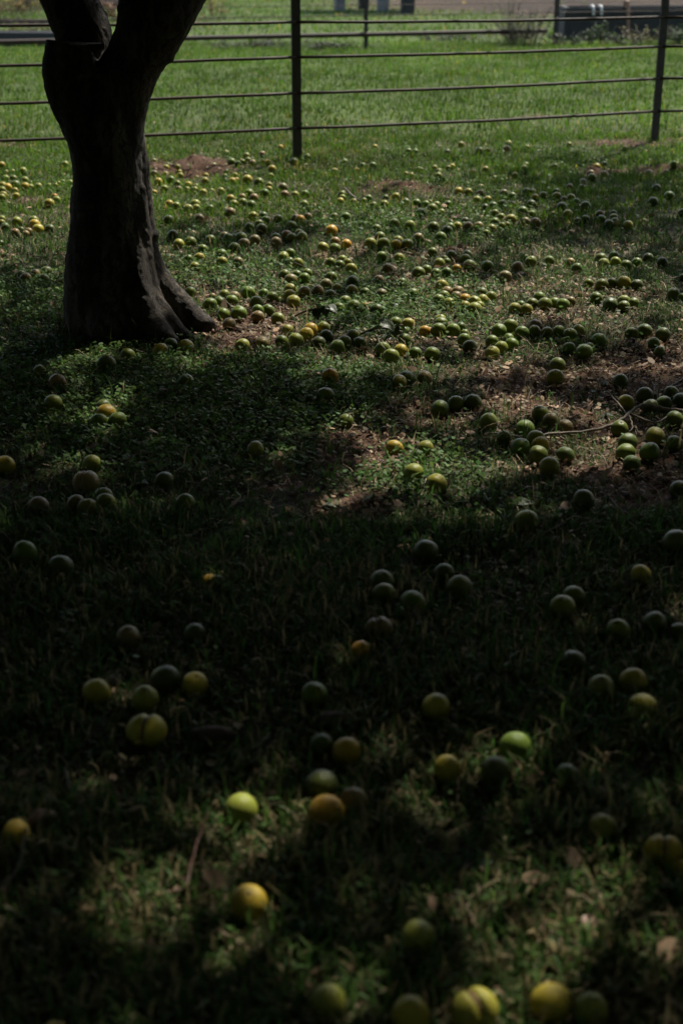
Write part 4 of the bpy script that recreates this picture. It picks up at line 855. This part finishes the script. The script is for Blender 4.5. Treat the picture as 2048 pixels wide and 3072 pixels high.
# ------------------------------------------------------------------ grass, clover, litter (nobody could count these)
FX_, FY_, FR_ = np.array([f['p'].x for f in fruits]), np.array([f['p'].y for f in fruits]), np.array([f['R'] for f in fruits])
def clear(x, y, k=1.):
    ok = np.ones(len(x), bool)
    for fx, fy, fr in zip(FX_, FY_, FR_):
        ok &= (x-fx)**2+(y-fy)**2 > (fr*k)**2
    c, r = row(980, 195, 470); ok &= (x-c.x)**2+(y-TY)**2 > (r*1.02)**2
    return ok
def scatter(n, y0, y1, wide=.30, power=1.):
    # uniform per square metre in a wedge in front of the camera, between two distances
    y = np.sqrt(rng.random(n)*(y1**2-y0**2)+y0**2) if power == 1 else y0*(y1/y0)**rng.random(n)
    x = rng.uniform(-1, 1, n)*(wide*y+.35); return x, y
def blades(x, y, L, w, lean, C, cx=None):
    n = len(x); ph = rng.uniform(0, 6.283, n); z = hgt(x, y)-.004
    h = np.stack([np.cos(ph), np.sin(ph), np.zeros(n)], 1)
    s = np.stack([-np.sin(ph), np.cos(ph), np.zeros(n)], 1)*w[:, None]*.5
    b = np.stack([x, y, z], 1); cl = np.cos(lean); sl = np.sin(lean)
    m = b+(h*(sl*.45)[:, None]+np.array([0, 0, 1])*(cl*.6)[:, None])*L[:, None]
    l2 = lean+rng.uniform(.1, .9, n)
    t = m+(h*np.sin(l2)[:, None]+np.array([0, 0, 1])*np.cos(l2)[:, None])*(L*.5)[:, None]
    V = np.stack([b-s, b+s, m+s*.85, m-s*.85, t], 1).reshape(-1, 3)
    i = np.arange(n)*5; F = np.concatenate([np.stack([i, i+1, i+2], 1), np.stack([i, i+2, i+3], 1), np.stack([i+3, i+2, i+4], 1)])
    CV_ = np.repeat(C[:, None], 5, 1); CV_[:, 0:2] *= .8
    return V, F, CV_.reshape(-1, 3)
def gcol(n, x, y, dryp):
    g = np.array([.046, .096, .02])*rng.uniform(.6, 1.5, n)[:, None]; g[:, 0] *= rng.uniform(.8, 1.35, n)
    d = np.array([.24, .19, .095])*rng.uniform(.5, 1.3, n)[:, None]
    p = (rng.random(n) < dryp)[:, None]; return np.where(p, d, g)
def add_all(name, parts, m, label, cat):
    off = 0; Vs, Fs, Cs = [], [], []
    for V, F, C in parts: Vs.append(V); Fs.append(F+off); Cs.append(C); off += len(V)
    o = link(name, np_mesh(name, np.concatenate(Vs), np.concatenate(Fs), np.concatenate(Cs)), m); tag(o, label, cat, None, 'stuff')
parts = []
for n, y0, y1, Lm, wm in ((70000, 1.7, 4.2, .048, .0056), (120000, 4.2, 8.2, .033, .0045), (110000, 8.2, 14, .045, .007), (130000, 14, 30, .055, .011), (50000, 30, 75, .09, .028)):
    x, y = scatter(n, y0, y1)
    s, c = soil_map(x, y), clover_map(x, y)
    tuft = vnoise(x, y, .22, 51)
    keep = (rng.random(n) < np.clip(1-1.05*s, .02, 1)*np.clip(1-.6*c, .2, 1)*np.clip(.25+1.3*tuft, .2, 1)) & clear(x, y)
    x, y, tuft = x[keep], y[keep], tuft[keep]; k = len(x)
    L = Lm*rng.uniform(.5, 1.5, k)*(.7+.6*tuft); w = wm*rng.uniform(.6, 1.4, k); lean = np.abs(rng.normal(.55 if y0 < 8 else .35, .35, k))
    dry = np.clip(.06+.45*soil_map(x, y)+.22*(y < 3.8)+.2*(vnoise(x, y, .6, 52)-.5), .03, .8)*np.where(y > 9, .3+1.2*np.clip(vnoise(x, y*.5, 2.2, 55)-.62, 0, 1)*3, 1)
    C = gcol(k, x, y, dry)
    C[y > 9] *= np.array([1.36, 1.36, .55])
    C *= ((.75+.5*vnoise(x, y, 1.1, 53))*np.where(y > 9, .72+.56*vnoise(x, y*.45, 1.6, 54), 1))[:, None]
    parts.append(blades(x, y, L, w, lean, C))
# taller tufts and arching blades that stand out singly in the turf
tx, ty = [], []
for px, py, m in [(886,1016,16),(225,1010,34),(190,960,30),(330,1030,14),(205,880,22),(1490,1245,16),(1590,1330,12),(820,1560,10),(795,1640,14),(1300,1290,12),(1720,800,20),(1500,900,14),(1790,830,20),(1940,560,16),
                  (560,1400,16),(650,1430,14),(120,1360,16),(1250,1400,18),(1700,2180,26),(1620,2100,20),(1140,2280,26),(900,2560,20),(480,2420,20),(1550,2650,24),(1840,2420,20),(300,1500,14),(1000,1350,14),(1450,1480,18)]:
    p = at(px, py); tx += list(p.x+rng.normal(0, .03, m)); ty += list(p.y+rng.normal(0, .03, m))
n = 900; x, y = scatter(n, 1.9, 9); tx = np.concatenate([tx, x]); ty = np.concatenate([ty, y]); k_ = clear(tx, ty); tx, ty = tx[k_], ty[k_]; k = len(tx)
parts.append(blades(tx, ty, rng.uniform(.06, .13, k), rng.uniform(.004, .007, k), np.abs(rng.normal(.55, .35, k)), gcol(k, tx, ty, np.full(k, .25))*1.15))
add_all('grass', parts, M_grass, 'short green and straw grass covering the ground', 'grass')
def leaflets(x, y, z, L, C, flat=.5):
    n = len(x); ph = rng.uniform(0, 6.283, n); ti = rng.normal(.15, flat, n); ro = rng.normal(0, flat, n)
    d = np.stack([np.cos(ph)*np.cos(ti), np.sin(ph)*np.cos(ti), np.sin(ti)], 1); s = np.stack([-np.sin(ph)*np.cos(ro), np.cos(ph)*np.cos(ro), np.sin(ro)], 1)
    c = np.stack([x, y, z], 1); L = L[:, None]
    V = np.stack([c-d*L*.5, c-d*L*.1+s*L*.32, c+d*L*.35+s*L*.2, c+d*L*.5, c+d*L*.35-s*L*.2, c-d*L*.1-s*L*.32], 1).reshape(-1, 3)
    i = np.arange(n)*6; F = np.concatenate([np.stack([i, i+1, i+5], 1), np.stack([i+1, i+2, i+4], 1), np.stack([i+1, i+4, i+5], 1), np.stack([i+2, i+3, i+4], 1)])
    return V, F, np.repeat(C, 6, 0)
parts = []
for n, y0, y1, Lm in ((120000, 4.2, 7.5, .019), (110000, 7.5, 13, .024), (15000, 2, 4.2, .016)):
    x, y = scatter(n, y0, y1); c, s = clover_map(x, y), soil_map(x, y)
    keep = (rng.random(n) < np.clip(c*1.1+.05, 0, 1)*np.clip(1-.9*s, .04, 1)) & clear(x, y)
    x, y = x[keep], y[keep]; k = len(x)
    z = hgt(x, y)+.006+.042*rng.random(k)**1.3*(.4+.9*vnoise(x, y, .18, 61))
    C = np.array([.066, .125, .028])*rng.uniform(.6, 1.5, k)[:, None]; C[:, 0] *= rng.uniform(.8, 1.3, k)
    parts.append(leaflets(x, y, z, Lm*rng.uniform(.6, 1.4, k), C))
add_all('clover', parts, M_clover, 'low round leaved green ground cover around the trunk', 'ground cover')
parts = []
for n, y0, y1, Lm in ((16000, 1.8, 4.2, .02), (60000, 4.2, 8.5, .02), (20000, 8.5, 16, .024)):
    x, y = scatter(n, y0, y1); s = soil_map(x, y); keep = (rng.random(n) < np.clip(.14+.9*s, 0, .8)) & clear(x, y, 1.)
    x, y = x[keep], y[keep]; k = len(x)
    pal = np.array([[.36,.25,.15], [.27,.17,.1], [.1,.055,.035], [.24,.18,.1], [.06,.035,.025], [.17,.15,.08]]); C = pal[rng.integers(0, 6, k)]*rng.uniform(.6, 1.2, k)[:, None]
    parts.append(leaflets(x, y, hgt(x, y)+.006+.015*rng.random(k), Lm*rng.uniform(.4, 1.5, k), C, .45))
n = 1300; x, y = scatter(n, 1.9, 10); keep = (rng.random(n) < .35+.6*soil_map(x, y)) & clear(x, y, 1.2); x, y = x[keep], y[keep]; k = len(x)
parts.append(leaflets(x, y, hgt(x, y)+.012+.02*rng.random(k), rng.uniform(.03, .06, k), np.array([.3, .2, .12])*rng.uniform(.35, 1.25, k)[:, None], .4))
n = 14000; x, y = scatter(n, 1.8, 11); keep = clear(x, y, 1.); x, y = x[keep], y[keep]; k = len(x)
C = np.array([.3, .23, .14])*rng.uniform(.4, 1.25, k)[:, None]
parts.append(blades(x, y, rng.uniform(.05, .16, k), rng.uniform(.002, .004, k), rng.uniform(1.1, 1.45, k), C))
add_all('litter', parts, M_litter, 'dry leaf scraps and straw strewn over soil and turf', 'litter')
